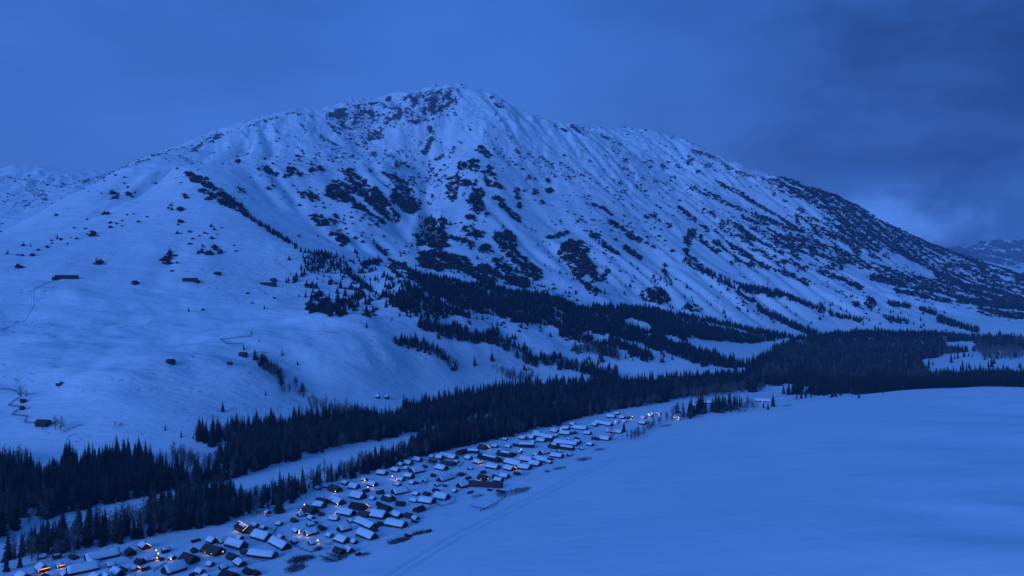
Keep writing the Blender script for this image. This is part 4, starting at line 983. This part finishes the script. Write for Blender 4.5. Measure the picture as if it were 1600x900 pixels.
def house(px, py, wpx, face='A', roof='s', lit='', W=None, name='log_cabin', label=None, hfac=1.0, dmin=0):
    th = {'A': R(-38), 'B': R(46), 'H': R(-9), 'R': R(14), 'G': R(-62)}[face] + R(random.uniform(-11, 11))
    X, D, Z = [float(q[0]) for q in at(px, py, 2.2, dmin)]
    ca_ = abs(math.cos(th) - X/D*math.sin(th)); cb_ = abs(math.sin(th) + X/D*math.cos(th)); wm = wpx*1.10*D/FOC
    L = wm/(ca_+.62*cb_)
    if L > 10: L = max(9.0, (wm-6*cb_)/ca_)
    L = max(2.6, min(32.0, L))
    small = L < 5.5
    if W is None: W = min(7.0, max(2.8, L*random.uniform(.56, .72))) if L < 11 else random.uniform(5.2, 6.6)
    eave = (1.35 if small else 1.75)*hfac*random.uniform(.92, 1.08); rise = W*0.5*math.tan(R(random.uniform(34, 42)))
    e = empty(name, (X, D, Z), th)
    near = FOC*L/D > 11
    sd = random.randrange(1 << 30)
    obj('wall', wall_mesh(L, W, eave, rise, .35).mesh('wall', MATS['log_wall']), e)
    for sg in (-1, 1):
        rf_ = obj('roof', roof_slab(L, W, rise, eave, sg).mesh('roof', MATS['plank_roof']), e)
        obj('gable', gable_mesh(L, W, eave, rise, sg, .3).mesh('gable', MATS['dark_wood']), e)
    if roof in 'sh': obj('snow_blanket', snow_slab(L, W, rise, eave, random.uniform(.28, .5), sd, 1.0 if roof == 's' else 0.55), e)
    elif roof == 'p':                    # patchy: one strip of snow left along the ridge
        obj('snow_blanket', snow_slab(L*.6, W, rise, eave, .2, sd, 0.4), e)
    # openings
    nw = 1 if L < 8 else (2 if L < 14 else 3)
    wl_ = 'lit_window' if 'w' in lit else 'dark_glass'
    hx, hy = L/2, W/2
    if near:
        dr = obj('door', panel(hx, -W*.12, 0.02, .95, min(1.85, eave-.2), 'r').mesh('door', MATS['dark_wood']), e)
        for q in range(nw):
            cx_ = -hx + L*(q+.5+.15)/(nw+.3)
            wf_ = obj('window', panel(cx_, -hy, eave*.42, 1.15, .95, 'f', .06).mesh('window', MATS['plank_roof']), e)
            obj('pane', panel(cx_, -hy-.05, eave*.42+.1, .92, .75, 'f', .06).mesh('pane', MATS[wl_]), wf_)
        wf_ = obj('window', panel(hx, W*.22, eave*.42, .9, .9, 'r', .06).mesh('window', MATS['plank_roof']), e)
        obj('pane', panel(hx+.05, W*.22, eave*.42+.1, .7, .7, 'r', .06).mesh('pane', MATS[wl_]), wf_)
    elif 'w' in lit:
        obj('pane', panel(-hx*.1, -hy, eave*.4, 1.6, 1.1, 'f', .1).mesh('pane', MATS['lit_window']), e)
    if 'g' in lit:                       # string of lamps under the right-hand gable
        s_ = MB(); s_.box(hx+.12, hx+.3, -hy-.3, hy+.3, eave-.05, eave+.28); s_.box(hx+.12, hx+.3, -hy-.3, -hy-.05, eave*.45, eave-.06)
        obj('light_string', s_.mesh('light_string', MATS['lit_strip']), e); warm_light('gable_glow', e, (hx+1.3, 0, eave*.7), 32)
    if 'e' in lit:                       # string along the gable verge
        s_ = MB(); s_.tube((hx+.62, 0.05, eave+rise+.1), (hx+.62, hy+.3, eave-.1), .17, .17, 5)
        obj('light_string', s_.mesh('light_string', MATS['lit_strip']), e); warm_light('verge_glow', e, (hx+1.4, hy*.5, eave), 25)
    if 'o' in lit:                       # whole roof outlined in lamps
        s_ = MB(); q0 = (-hx-.55, 0, eave+rise+.2); q1 = (hx+.55, 0, eave+rise+.2); q2 = (hx+.55, -hy-.5, eave-.15)
        s_.tube(q0, q1, .13, .13, 5); s_.tube(q1, q2, .13, .13, 5)
        obj('light_string', s_.mesh('light_string', MATS['lit_strip']), e); warm_light('roof_glow', e, (0, -hy-1.2, eave*.8), 90)
    if 'l' in lit or 'r' in lit:         # wall lamp by one corner
        cx_ = -hx-.3 if 'l' in lit else hx+.35
        s_ = MB(); s_.tube((cx_, -hy-.3, eave*.62), (cx_, -hy-.3, eave*.62+.55), .24, .16, 7)
        obj('wall_lamp', s_.mesh('wall_lamp', MATS['bulb']), e); warm_light('lamp_glow', e, (cx_, -hy-1.0, eave*.6), 28)
    if 'w' in lit: warm_light('window_glow', e, (0, -hy-1.3, 1.3), 20)
    if near and random.random() < .4 and 'o' not in lit:
        c_ = MB(); c_.tube((L*.18, W*.12, eave+rise*.5), (L*.18, W*.12, eave+rise+.85), .17, .15, 6); obj('chimney', c_.mesh('chimney', MATS['lamp_metal']), e)
    HOUSES.append(dict(o=e, px=px, py=py, L=L, D=D, roof=roof, lit=lit, face=face, label=label, name=name))
    return e
# (column, row, ridge width in px, facing, roof, lights)
for a in (
 (66,886,20,'A','s','g'),(94,881,11,'A','s','g'),(130,887,46,'B','s',''),(80,859,9,'A','s',''),(89,866,11,'B','p',''),(66,867,12,'B','s',''),(150,899,20,'A','s',''),(36,899,24,'A','s',''),
 (160,866,50,'B','s',''),(225,851,17,'A','s','e'),(234,871,18,'B','s','r'),(219,874,16,'A','d',''),(211,885,10,'A','s','e'),(192,888,12,'A','d',''),(174,880,11,'B','s',''),(183,893,24,'A','s',''),(166,899,20,'A','s',''),
 (272,888,36,'B','s',''),(269,868,6,'A','s','r'),(296,871,30,'A','d',''),(312,889,14,'A','s',''),(322,898,11,'A','s',''),(333,859,34,'A','d','w'),(331,843,17,'A','s',''),(348,842,15,'B','s','r'),(369,849,34,'A','s',''),
 (380,824,26,'A','p','o'),(394,829,14,'A','d',''),(398,819,12,'A','s',''),(412,823,9,'A','s',''),(375,838,9,'A','s',''),(409,837,32,'A','s',''),(437,849,34,'A','s',''),(410,864,44,'H','s',''),
 (363,867,17,'A','d',''),(375,878,20,'A','s',''),(389,889,17,'A','d',''),(401,893,9,'A','d',''),(358,897,30,'A','d',''),
 (486,831,22,'B','s','l'),(515,834,10,'A','s',''),(538,824,20,'B','s',''),(535,842,24,'A','s',''),(553,844,12,'A','s',''),(460,810,11,'A','d',''),(522,808,15,'H','s',''),(530,858,18,'A','d',''),(545,857,14,'A','s',''),
 (573,834,33,'A','s',''),(572,817,35,'A','s',''),(619,817,33,'A','s',''),(418,797,5,'A','s','w'),(485,796,24,'A','d','l'),(503,782,20,'A','d',''),(499,788,20,'A','s',''),(526,781,26,'A','s','r'),(541,799,29,'A','s','l'),
 (497,760,10,'A','s',''),(510,757,11,'A','s',''),(524,763,20,'A','d','r'),(540,753,13,'A','s',''),(553,759,17,'A','s',''),(502,801,8,'A','d',''),(559,774,24,'A','s',''),(560,791,27,'A','d','e'),(582,755,15,'A','s','r'),(569,747,9,'A','s','r'),
 (625,766,25,'B','s',''),(594,767,11,'B','d',''),(607,777,20,'A','p',''),(626,785,14,'H','d',''),(592,785,6,'A','d',''),(602,793,22,'A','d',''),(647,779,13,'A','s',''),(667,781,25,'A','s',''),(667,769,11,'A','d',''),(690,775,24,'A','s',''),
 (592,803,28,'A','s',''),(570,802,20,'A','d',''),(620,802,20,'A','s',''),(640,804,15,'A','d',''),(649,807,11,'A','s',''),(655,794,17,'B','d',''),
 (597,738,17,'A','s',''),(618,733,14,'A','s',''),(626,724,10,'A','s',''),(638,722,14,'A','s',''),(634,730,9,'A','s',''),(652,717,16,'A','s',''),(651,734,22,'B','s',''),(627,747,11,'A','s','l'),(639,742,16,'A','s',''),(664,727,6,'A','d',''),
 (675,712,9,'A','s',''),(687,714,13,'A','s',''),(691,708,8,'A','s',''),(676,719,12,'A','d',''),(690,730,20,'A','s',''),(696,746,26,'B','s',''),(677,741,7,'A','d',''),(703,712,24,'A','s','l'),(700,723,24,'A','d',''),
 (736,704,24,'H','h',''),(722,706,20,'B','d',''),(755,698,16,'A','d','e'),(773,696,11,'A','s',''),(732,714,12,'A','s',''),(746,720,14,'A','s','g'),(765,715,36,'A','p',''),(790,709,26,'A','p',''),(801,708,11,'A','s',''),(789,685,8,'A','s',''),(794,696,9,'A','s',''),(806,694,8,'A','d',''),
 (817,683,12,'A','s',''),(830,683,13,'A','s',''),(839,676,12,'A','s',''),(823,695,22,'H','h',''),(802,722,28,'A','s',''),(770,728,22,'A','s',''),(796,731,18,'A','s','e'),(774,743,9,'A','d',''),(788,743,16,'A','s',''),(755,745,17,'A','d','w'),
 (728,755,28,'B','s',''),(758,756,50,'H','d',''),(779,749,14,'A','s',''),(820,729,20,'A','s',''),(836,723,20,'A','s',''),(846,687,14,'A','s',''),(849,680,34,'A','s',''),(859,686,11,'A','d',''),(883,676,18,'A','s',''),(884,668,12,'A','s','l'),(895,662,10,'A','s',''),(906,668,22,'A','s',''),
 (943,661,28,'A','s',''),(929,663,10,'A','s',''),(884,691,36,'A','s',''),(902,690,12,'A','s',''),(901,684,7,'A','d',''),(866,697,17,'A','p',''),(886,699,22,'A','h',''),(852,705,20,'B','s',''),(870,711,20,'A','s',''),(846,717,24,'A','s',''),(858,720,9,'A','s',''),(822,717,22,'A','s',''),
 (930,684,11,'A','d',''),(945,684,17,'A','s',''),(922,693,11,'A','s',''),(964,645,8,'A','s',''),(955,650,14,'A','s',''),(972,651,10,'A','s',''),(984,652,8,'A','d','r'),(963,658,8,'A','s','w'),(975,657,8,'A','s','w'),(1005,651,8,'A','s','w'),(1016,648,9,'A','s','w'),(1028,645,8,'A','s','r'),
 (1055,651,8,'A','s','w'),(1060,654,6,'A','s','w'),(960,673,24,'A','s',''),(1058,642,8,'A','s',''),(1085,632,10,'A','s',''),(1108,628,16,'H','s',''),(1192,625,23,'H','s','w'),(1166,626,7,'A','s',''),(1135,638,7,'A','s',''),(1004,660,12,'A','s',''),(918,676,11,'A','s',''),(867,672,12,'A','s',''),(808,738,10,'A','d',''),
 (740,690,7,'A','s',''),(713,719,7,'A','s',''),(585,826,6,'A','d',''),(452,778,0.1,'A','s','') ):
    if a[2] > 1: house(*a)
# outbuildings squeezed into the gaps
ro = random.Random(77); taken = [(h['px'], h['py']) for h in HOUSES]; added = 0
for _ in range(4000):
    if added >= 46: break
    px = ro.uniform(60, 935)
    up_ = np.interp(px, (0, 200, 330, 440, 530, 660, 780, 935), (872, 858, 842, 806, 768, 724, 692, 656)); lo_ = np.interp(px, (0, 300, 450, 560, 660, 760, 860, 935), (905, 900, 858, 838, 795, 752, 722, 694))
    if lo_ < up_+4: continue
    py = ro.uniform(up_+3, lo_); s_ = np.interp(py, (650, 900), (.55, 1.5))
    if min(((px-a_)/1.35)**2 + ((py-b_)*1.5)**2 for a_, b_ in taken) < (12.5*s_)**2: continue
    taken.append((px, py)); added += 1
    house(px, py, ro.uniform(6.5, 11)*s_, ro.choice('AAB'), ro.choice('sssd'), '')
# hillside farmsteads
HILL = [
 (104,433,40,'R','d','','long dark hay barn on the left hillside'), (86,436,9,'R','d','','low dark shed left of the long hillside barn'), (211,442,10,'A','d','','small dark cabin alone between the hillside barns'), (297,438,22,'H','d','','dark hillside cabin with a lean-to, under the scrub clumps'),
 (308,440,8,'H','d','','lean-to shed at the right end of the dark hillside cabin'), (340,428,11,'H','d','','small dark cabin highest on the left hillside'), (419,445,24,'H','d','','broad dark farmhouse on the middle hillside'), (427,438,10,'A','d','','upper dark barn behind the broad hillside farmhouse'), (485,448,20,'A','d','','dark cabin below the scattered pines of the hillside'),
 (380,554,13,'H','d','','dark farm building at the head of the hillside tree row'), (359,567,8,'H','d','','tiny dark hut left of the hillside tree row'), (92,598,9,'H','s','','tiny snow-capped hut alone low on the left slope'), (267,566,13,'H','d','','low lone log shed in the middle of the left slope'),
 (590,620,6,'H','s','','left one of two tiny huts on the snow behind the wood'), (604,620,7,'H','s','','right one of two tiny huts on the snow behind the wood'), (36,626,9,'H','d','','dark shed under the bare tree on the zigzag fence'), (35,637,7,'A','d','','tiny dark hut at the second bend of the zigzag fence'), (68,662,24,'H','d','','long low dark shed beside the bare trees, left slope')]
for q in HILL: house(*q[:6], name='hillside_hut', label=q[6], hfac=1.75)
# labels: zone, roof, size and place in the row
def zone(h):
    px, py = h['px'], h['py']
    if px > 945: return 'far end of the village'
    up_ = np.interp(px, (0, 200, 330, 440, 530, 660, 780, 900), (866, 852, 838, 800, 764, 722, 690, 664))
    lo_ = np.interp(px, (0, 300, 450, 560, 660, 760, 860, 945), (1000, 905, 870, 838, 795, 760, 718, 690))
    if py < up_+8: return 'row against the wood'
    if px < 460: return 'near-left cluster'
    if py > lo_-14: return 'row nearest the snow field'
    if px < 600: return 'lit middle cluster'
    return 'crowded village centre'
ORD = ['first', 'second', 'third', 'fourth', 'fifth', 'sixth', 'seventh', 'eighth', 'ninth', 'tenth', 'eleventh', 'twelfth', 'thirteenth', 'fourteenth', 'fifteenth', 'sixteenth', 'seventeenth', 'eighteenth', 'nineteenth', 'twentieth',
       'twenty-first', 'twenty-second', 'twenty-third', 'twenty-fourth', 'twenty-fifth', 'twenty-sixth', 'twenty-seventh', 'twenty-eighth', 'twenty-ninth', 'thirtieth']
bins = {}
for h in HOUSES:
    if h['label']: tag(h['o'], h['label'], 'hut', 'huts on the left hillside'); continue
    size = 'long' if h['L'] > 13 else ('small' if h['L'] < 6.5 else 'mid-sized')
    rf_ = {'s': 'snow-roofed', 'd': 'bare-roofed', 'p': 'patchy-roofed', 'h': 'half-bare-roofed'}[h['roof']]
    lt = 'lit ' if h['lit'] else ''
    bins.setdefault((lt, size, rf_, zone(h)), []).append(h)
for (lt, size, rf_, zn), hs in bins.items():
    hs.sort(key=lambda h: h['px'])
    for i, h in enumerate(hs):
        where = '' if len(hs) == 1 else ', %s from the left' % ORD[i]
        tag(h['o'], '%s%s %s log cabin in the %s%s' % (lt, size, rf_, zn, where), 'cabin', 'log cabins of the village')
print('houses', len(HOUSES))
# ---------------------------------------------------------------- lamps on posts
def lamp(px, py, h, label, watts=32):
    X, D, Z = [float(q[0]) for q in at(px, py, h)]
    e = empty('street_lamp', (X, D, Z))
    m_ = MB(); m_.tube((0, 0, -.4), (0, 0, h), .08, .06, 6); obj('post', m_.mesh('post', MATS['lamp_metal']), e)
    m_ = MB(); m_.tube((0, 0, h), (0, -.45, h+.15), .05, .05, 5); obj('arm', m_.mesh('arm', MATS['lamp_metal']), e)
    bm = bmesh.new(); bmesh.ops.create_icosphere(bm, subdivisions=2, radius=.3); me = bpy.data.meshes.new('globe'); bm.to_mesh(me); bm.free(); me.materials.append(MATS['bulb'])
    gl = obj('globe', me, e, (0, -.5, h)); warm_light('lamp_glow', e, (0, -1.1, h-.1), watts, (1.0, .66, .36))
    tag(e, label, 'lamp', 'lamps among the cabins')
for px, py, h, lab in ((468, 830, 3.2, 'upper of the two bright lamps left of a cabin gable'), (468, 834, 1.8, 'lower of the two bright lamps left of a cabin gable'), (497, 844, 1.6, 'single bright lamp on open snow in the near village'),
    (245, 860, 3.0, 'taller of two lamps right of the tall lit cabin'), (248, 865, 2.0, 'shorter of two lamps right of the tall lit cabin'), (613, 745, 2.2, 'lamp on the snow left of a small lit cabin'), (575, 762, 2.0, 'lamp below the pair of lit cabins by the wood'),
    (476, 789, 4.0, 'lamp over the roof corner of a bare-roofed cabin'), (814, 702, 4.5, 'orange lamp on the wooden tower in the village centre'), (988, 651, 2.2, 'lamp between the far lit cabins'), (1018, 646, 3, 'right one of two bright lamps at the far end'), (1013, 647, 3, 'left one of two bright lamps at the far end'), (1060, 652, 2.0, 'last small lamp near the field rim')):
    lamp(px, py, h, lab)
# ---------------------------------------------------------------- fences, wood stacks, brush
def fence(pts, label, h=1.3, step=3.0, rails=3, grp=None, dz=0.0):
    a = np.array(pts, float); X, Y, Z = at(a[:, 0], a[:, 1])
    seg = np.hypot(np.diff(X), np.diff(Y)); L = np.concatenate([[0], np.cumsum(seg)])
    s = np.linspace(0, L[-1], max(2, int(L[-1]/step)+1)); s = np.unique(np.concatenate([s, L]))
    x = np.interp(s, L, X); y = np.interp(s, L, Y); z = hgt(x, y)
    e = empty('log_fence', (x[0], y[0], z[0]))
    for i in range(len(s)):
        m_ = MB(); p = (x[i]-x[0], y[i]-y[0], z[i]-z[0]); m_.tube((p[0], p[1], p[2]-.5), (p[0]+random.uniform(-.1, .1), p[1], p[2]+h*random.uniform(.95, 1.2)), .11, .09, 5)
        obj('post', m_.mesh('post', MATS['dark_wood']), e)
        if i+1 < len(s):
            q = (x[i+1]-x[0], y[i+1]-y[0], z[i+1]-z[0])
            for k_ in range(rails):
                hh = h*(k_+.7)/rails*random.uniform(.9, 1.1); m_ = MB()
                m_.tube((p[0], p[1]-.1, p[2]+hh), (q[0], q[1]-.1, q[2]+hh*random.uniform(.9, 1.1)), .10, .08, 5); obj('rail', m_.mesh('rail', MATS['dark_wood']), e)
    tag(e, label, 'fence', grp); return e
fence([(0,609),(14,610),(26,615),(33,620)], 'top stretch of the zigzag log fence, left edge of the view', 1.9, 4, 4)
fence([(30,624),(20,629),(13,634),(33,638)], 'second bend of the zigzag log fence on the left slope', 1.9, 4, 4)
fence([(31,640),(24,645),(19,650),(42,652)], 'third bend of the zigzag log fence on the left slope', 1.9, 4, 4)
fence([(43,653),(38,661),(54,662)], 'lowest bend of the zigzag log fence, running to the low shed', 1.9, 4, 4)
fence([(98,678),(108,673),(122,667),(130,666)], 'straight log fence climbing out of the left wood', 1.9, 4, 4)
fence([(344,531),(355,539),(378,538)], 'lower log fence of the hillside paddock', 1.6, 4, 3); fence([(345,531),(370,529),(394,526)], 'upper log fence of the hillside paddock', 1.8, 4, 4)
fence([(392,553),(405,552),(420,553)], 'log fence right of the hillside farm building', 1.5, 4, 3)
fence([(437,841),(455,852),(470,860),(486,866)], 'thin rail fence running down to the brush heap', 1.2, 4, 2); fence([(486,866),(500,862),(515,858)], 'rail fence above the near corral', 1.2, 4, 2)
fence([(465,798),(475,800),(486,803)], 'dark plank fence left of the bare-roofed lamp-lit cabin', 1.6, 2.5, 4); fence([(400,803),(412,799),(425,795)], 'rail fence by the outhouse under the tall spruce', 1.2, 4, 2)
fence([(672,785),(690,793),(703,789),(712,783)], 'rail corral at the field rim, below the village centre', 1.3, 4, 2); fence([(735,792),(757,798),(768,794),(778,788)], 'square rail corral alone on the snow at the field rim', 1.4, 4, 2)
fence([(510,866),(528,872),(548,868),(560,862)], 'rail corral beside the field rim in the near village', 1.3, 3, 3); fence([(500,872),(520,880),(540,874)], 'second near corral between brush heap and field', 1.3, 3, 3)
fence([(805,734),(820,731),(834,727)], 'broken rail fence at the rim of the snow field', 1.2, 4, 2); fence([(812,727),(825,729),(838,730)], 'low plank fence below the field-side barns', 1.3, 3, 3); fence([(660,800),(672,795),(684,791)], 'rail fence right of the field-side barn', 1.2, 4, 2)
fence([(240,894),(256,885),(266,880)], 'rail fence left of the long near cabin', 1.3, 3, 3); fence([(136,856),(160,853),(187,850)], 'plank fence behind the long shed at the wood', 2.0, 2.5, 5); fence([(395,872),(412,878),(430,874),(445,868)], 'rail fence below the wide near barn', 1.2, 4, 2)
fence([(1050,657),(1075,655),(1100,652)], 'rail fence by the hedge at the field rim', 1.2, 5, 2); fence([(750,800),(790,778),(826,768)], 'thin rail fence along the field rim by the corral', 1.1, 5, 2)
ry = random.Random(91); hv_ = [h for h in HOUSES if h['name'] == 'log_cabin' and 60 < h['px'] < 930 and h['py'] < 893]
yf_ = {}
for h in sorted(ry.sample(hv_, 30), key=lambda q: q['px']):                     # short yard fences beside cabins
    s_ = 400/h['D']*ry.uniform(.8, 1.3); x0, y0 = h['px']+14*s_*ry.choice((-1, 1)), h['py']+6*s_
    fence([(x0, y0), (x0+15*s_, y0+ry.uniform(2, 7)*s_), (x0+24*s_, y0-ry.uniform(3, 8)*s_)], 'short dark yard fence in the %s, %s from the left' % (zone(h), ORD[yf_.setdefault(zone(h), 0)]), 1.25, 3.2, 2, 'short yard fences in the village')
    yf_[zone(h)] += 1
def brush_heap(px, py, rx, ry, label, n=240, hh=1.6, cat='brush heap'):
    X, D, Z = [float(q[0]) for q in at(px, py)]; m_ = MB(); r_ = random.Random(int(px*7+py)); wx = rx*D/FOC; wy = ry*D/FOC*D/CAM_Z*0.9
    e = empty('brush_heap', (X, D, Z))
    rows_ = []
    for k_ in range(n):
        a = r_.random()*6.283; q = math.sqrt(r_.random()); x, y = math.cos(a)*q*wx, math.sin(a)*q*wy
        rows_.append((x*.9 - y*.25, y + x*.55, q))          # the heap lies along the village axis
    rows_ = np.array(rows_); zz = hgt(X+rows_[:, 0], D+rows_[:, 1]) - Z
    for (x, y, q), z in zip(rows_, zz):
        b_ = np.array((x, y, z-.1)); d_ = np.array((r_.gauss(0, 1), r_.gauss(0, 1), abs(r_.gauss(0, .7))+.2))*hh*(1.2-.6*q)
        m_.tube(b_, b_+d_, .09, .04, 3)
    obj('branches', m_.mesh('branches', MATS['brush']), e)
    tag(e, label, cat, 'brush heaps by the village'); return e
brush_heap(470, 876, 20, 6, 'large tangled brush heap at the bottom edge of the village', 420, 1.8); brush_heap(462, 889, 16, 7, 'brush and log litter just below the large heap', 300, 1.6); brush_heap(524, 874, 20, 7, 'scattered poles in the near corral', 260, 1.2); brush_heap(496, 860, 7, 3, 'small dark brush heap right of the near lamp', 140, 1.2)
brush_heap(623, 846, 18, 5, 'dark brush heap on the field rim below the barns', 380, 1.7); brush_heap(655, 834, 12, 4, 'brush heap right of the box shed on the field rim', 220, 1.5); brush_heap(810, 768, 24, 5, 'wide low brush patch by the corral at the field rim', 420, 1.3); brush_heap(783, 774, 8, 6, 'brush against the slanting log wall of the corral', 160, 1.6)
brush_heap(912, 718, 13, 4, 'round brush patch on the snow at the far rim', 240, 1.4); brush_heap(874, 733, 13, 2.5, 'flat brush strip on the rim below the far barns', 180, 1.1); brush_heap(937, 703, 12, 2.2, 'thin brush line at the far rim', 150, 1.1); brush_heap(855, 738, 4, 2, 'tiny brush clump at the rim', 70, 1.2)
brush_heap(1040, 666, 14, 2, 'long brush strip on the rim before the hedge', 140, 1.1); brush_heap(996, 678, 9, 1.5, 'dark brush line under the hedge end', 100, 1.0); brush_heap(1230, 634, 9, 1.5, 'brush strip right of the tall spruce at the village end', 90, 1.1); brush_heap(720, 742, 9, 3, 'dark brush and timber pile in the village centre', 180, 1.4); brush_heap(1160, 643, 8, 1.6, 'brush under the hedge at the far rim', 90, 1.1)
brush_heap(478, 727, 22, 1.6, 'driftwood line along the frozen river', 120, .9, 'driftwood'); brush_heap(560, 712, 16, 1.2, 'thin driftwood streak on the far river ice', 70, .8, 'driftwood'); brush_heap(180, 797, 12, 1.5, 'driftwood on the near bend of the frozen river', 70, .9, 'driftwood')
brush_heap(745, 776, 12, 3, 'loose timber litter left of the corral', 120, 1.0); brush_heap(660, 757, 8, 2, 'thin litter of poles on the village green', 70, .8); brush_heap(570, 868, 10, 3, 'pole litter beside the near corral gate', 100, 1.0); brush_heap(820, 741, 14, 3, 'scattered poles at the rim by the broken fence', 100, .9)
def woodpile(px, py, wpx, label, face='A', rows=4):
    th = {'A': R(-38), 'B': R(46), 'H': R(-9)}[face]; X, D, Z = [float(q[0]) for q in at(px, py, .6)]
    L = max(2, wpx*.86/abs(yaw_to_px(D, X, th))); e = empty('woodpile', (X, D, Z), th); r_ = random.Random(int(px+py))
    for row in range(rows):
        n = 6-row
        for k_ in range(n):
            m_ = MB(); y = (k_-(n-1)/2)*.42; z = .2+row*.36; j = r_.uniform(-.3, .3); m_.tube((-L/2+j, y, z), (L/2+j, y, z), .21, .19, 6)
            obj('log', m_.mesh('log', MATS['log_wall']), e)
    m_ = MB(); m_.add([(-L*.46, -.5, .3+rows*.36), (L*.46, -.5, .3+rows*.36), (L*.44, .5, .3+rows*.36), (-L*.44, .5, .3+rows*.36), (-L*.4, -.25, .5+rows*.36), (L*.4, -.25, .52+rows*.36), (L*.38, .25, .5+rows*.36), (-L*.38, .25, .48+rows*.36)],
                     [(0, 1, 5, 4), (1, 2, 6, 5), (2, 3, 7, 6), (3, 0, 4, 7), (4, 5, 6, 7)]); obj('snow_blanket', m_.mesh('snow_blanket', MATS['snow_cap'], True), e)
    tag(e, label, 'woodpile', 'woodpiles among the cabins')
for q in ((306,846,16,'long dark log stack on open snow in the near-left cluster','B'),(228,890,15,'log stack below the brightest near lamp','B'),(258,862,12,'log stack right of the two lamps by the wood','B'),(251,873,8,'short log stack under the two lamps','A'),(490,816,12,'log stack on the open snow of the near village','A'),(300,899,9,'log stack at the bottom edge by the small cabin','B'),
          (648,815,9,'log stack behind the field-side barns','A'),(638,838,11,'square log stack beside the field-rim brush','A'),(650,755,7,'round dark log stack on the village green','A'),(695,759,6,'log stack under two posts in the village centre','A'),(560,866,8,'log stack at the near corral','B'),(782,768,14,'slanting log wall at the wide corral','A'),
          (481,806,8,'low log stack left of the dark gable cabin','A'),(765,766,6,'small log stack above the corral litter','A'),(735,770,9,'log stack left of the timber litter','B'),(862,718,6,'log stack by the far field-side barn','A'),(670,830,8,'log stack at the end of the field-rim brush','B')):
    woodpile(q[0], q[1], q[2], q[3], q[4])

# ================================================================ air
hz = MB(); hz.box(-12000, 12000, -300, 12500, -60, 1050)
o = obj('haze', hz.mesh('haze', None) if False else mesh_from('haze', hz.v, hz.f)); kind(o, 'stuff', 'thin blue evening haze filling the valley')
hm = bpy.data.materials.new('haze'); hm.use_nodes = True; hn = hm.node_tree.nodes; hl = hm.node_tree.links; hn.clear()
ho = hn.new('ShaderNodeOutputMaterial'); hv = hn.new('ShaderNodeVolumePrincipled')
hv.inputs['Color'].default_value = (0.42, 0.66, 1.0, 1); hv.inputs['Absorption Color'].default_value = (1, 1, 1, 1); hv.inputs['Density'].default_value = 6.0e-5; hv.inputs['Anisotropy'].default_value = 0.0
hl.new(hv.outputs[0], ho.inputs['Volume']); o.data.materials.append(hm)
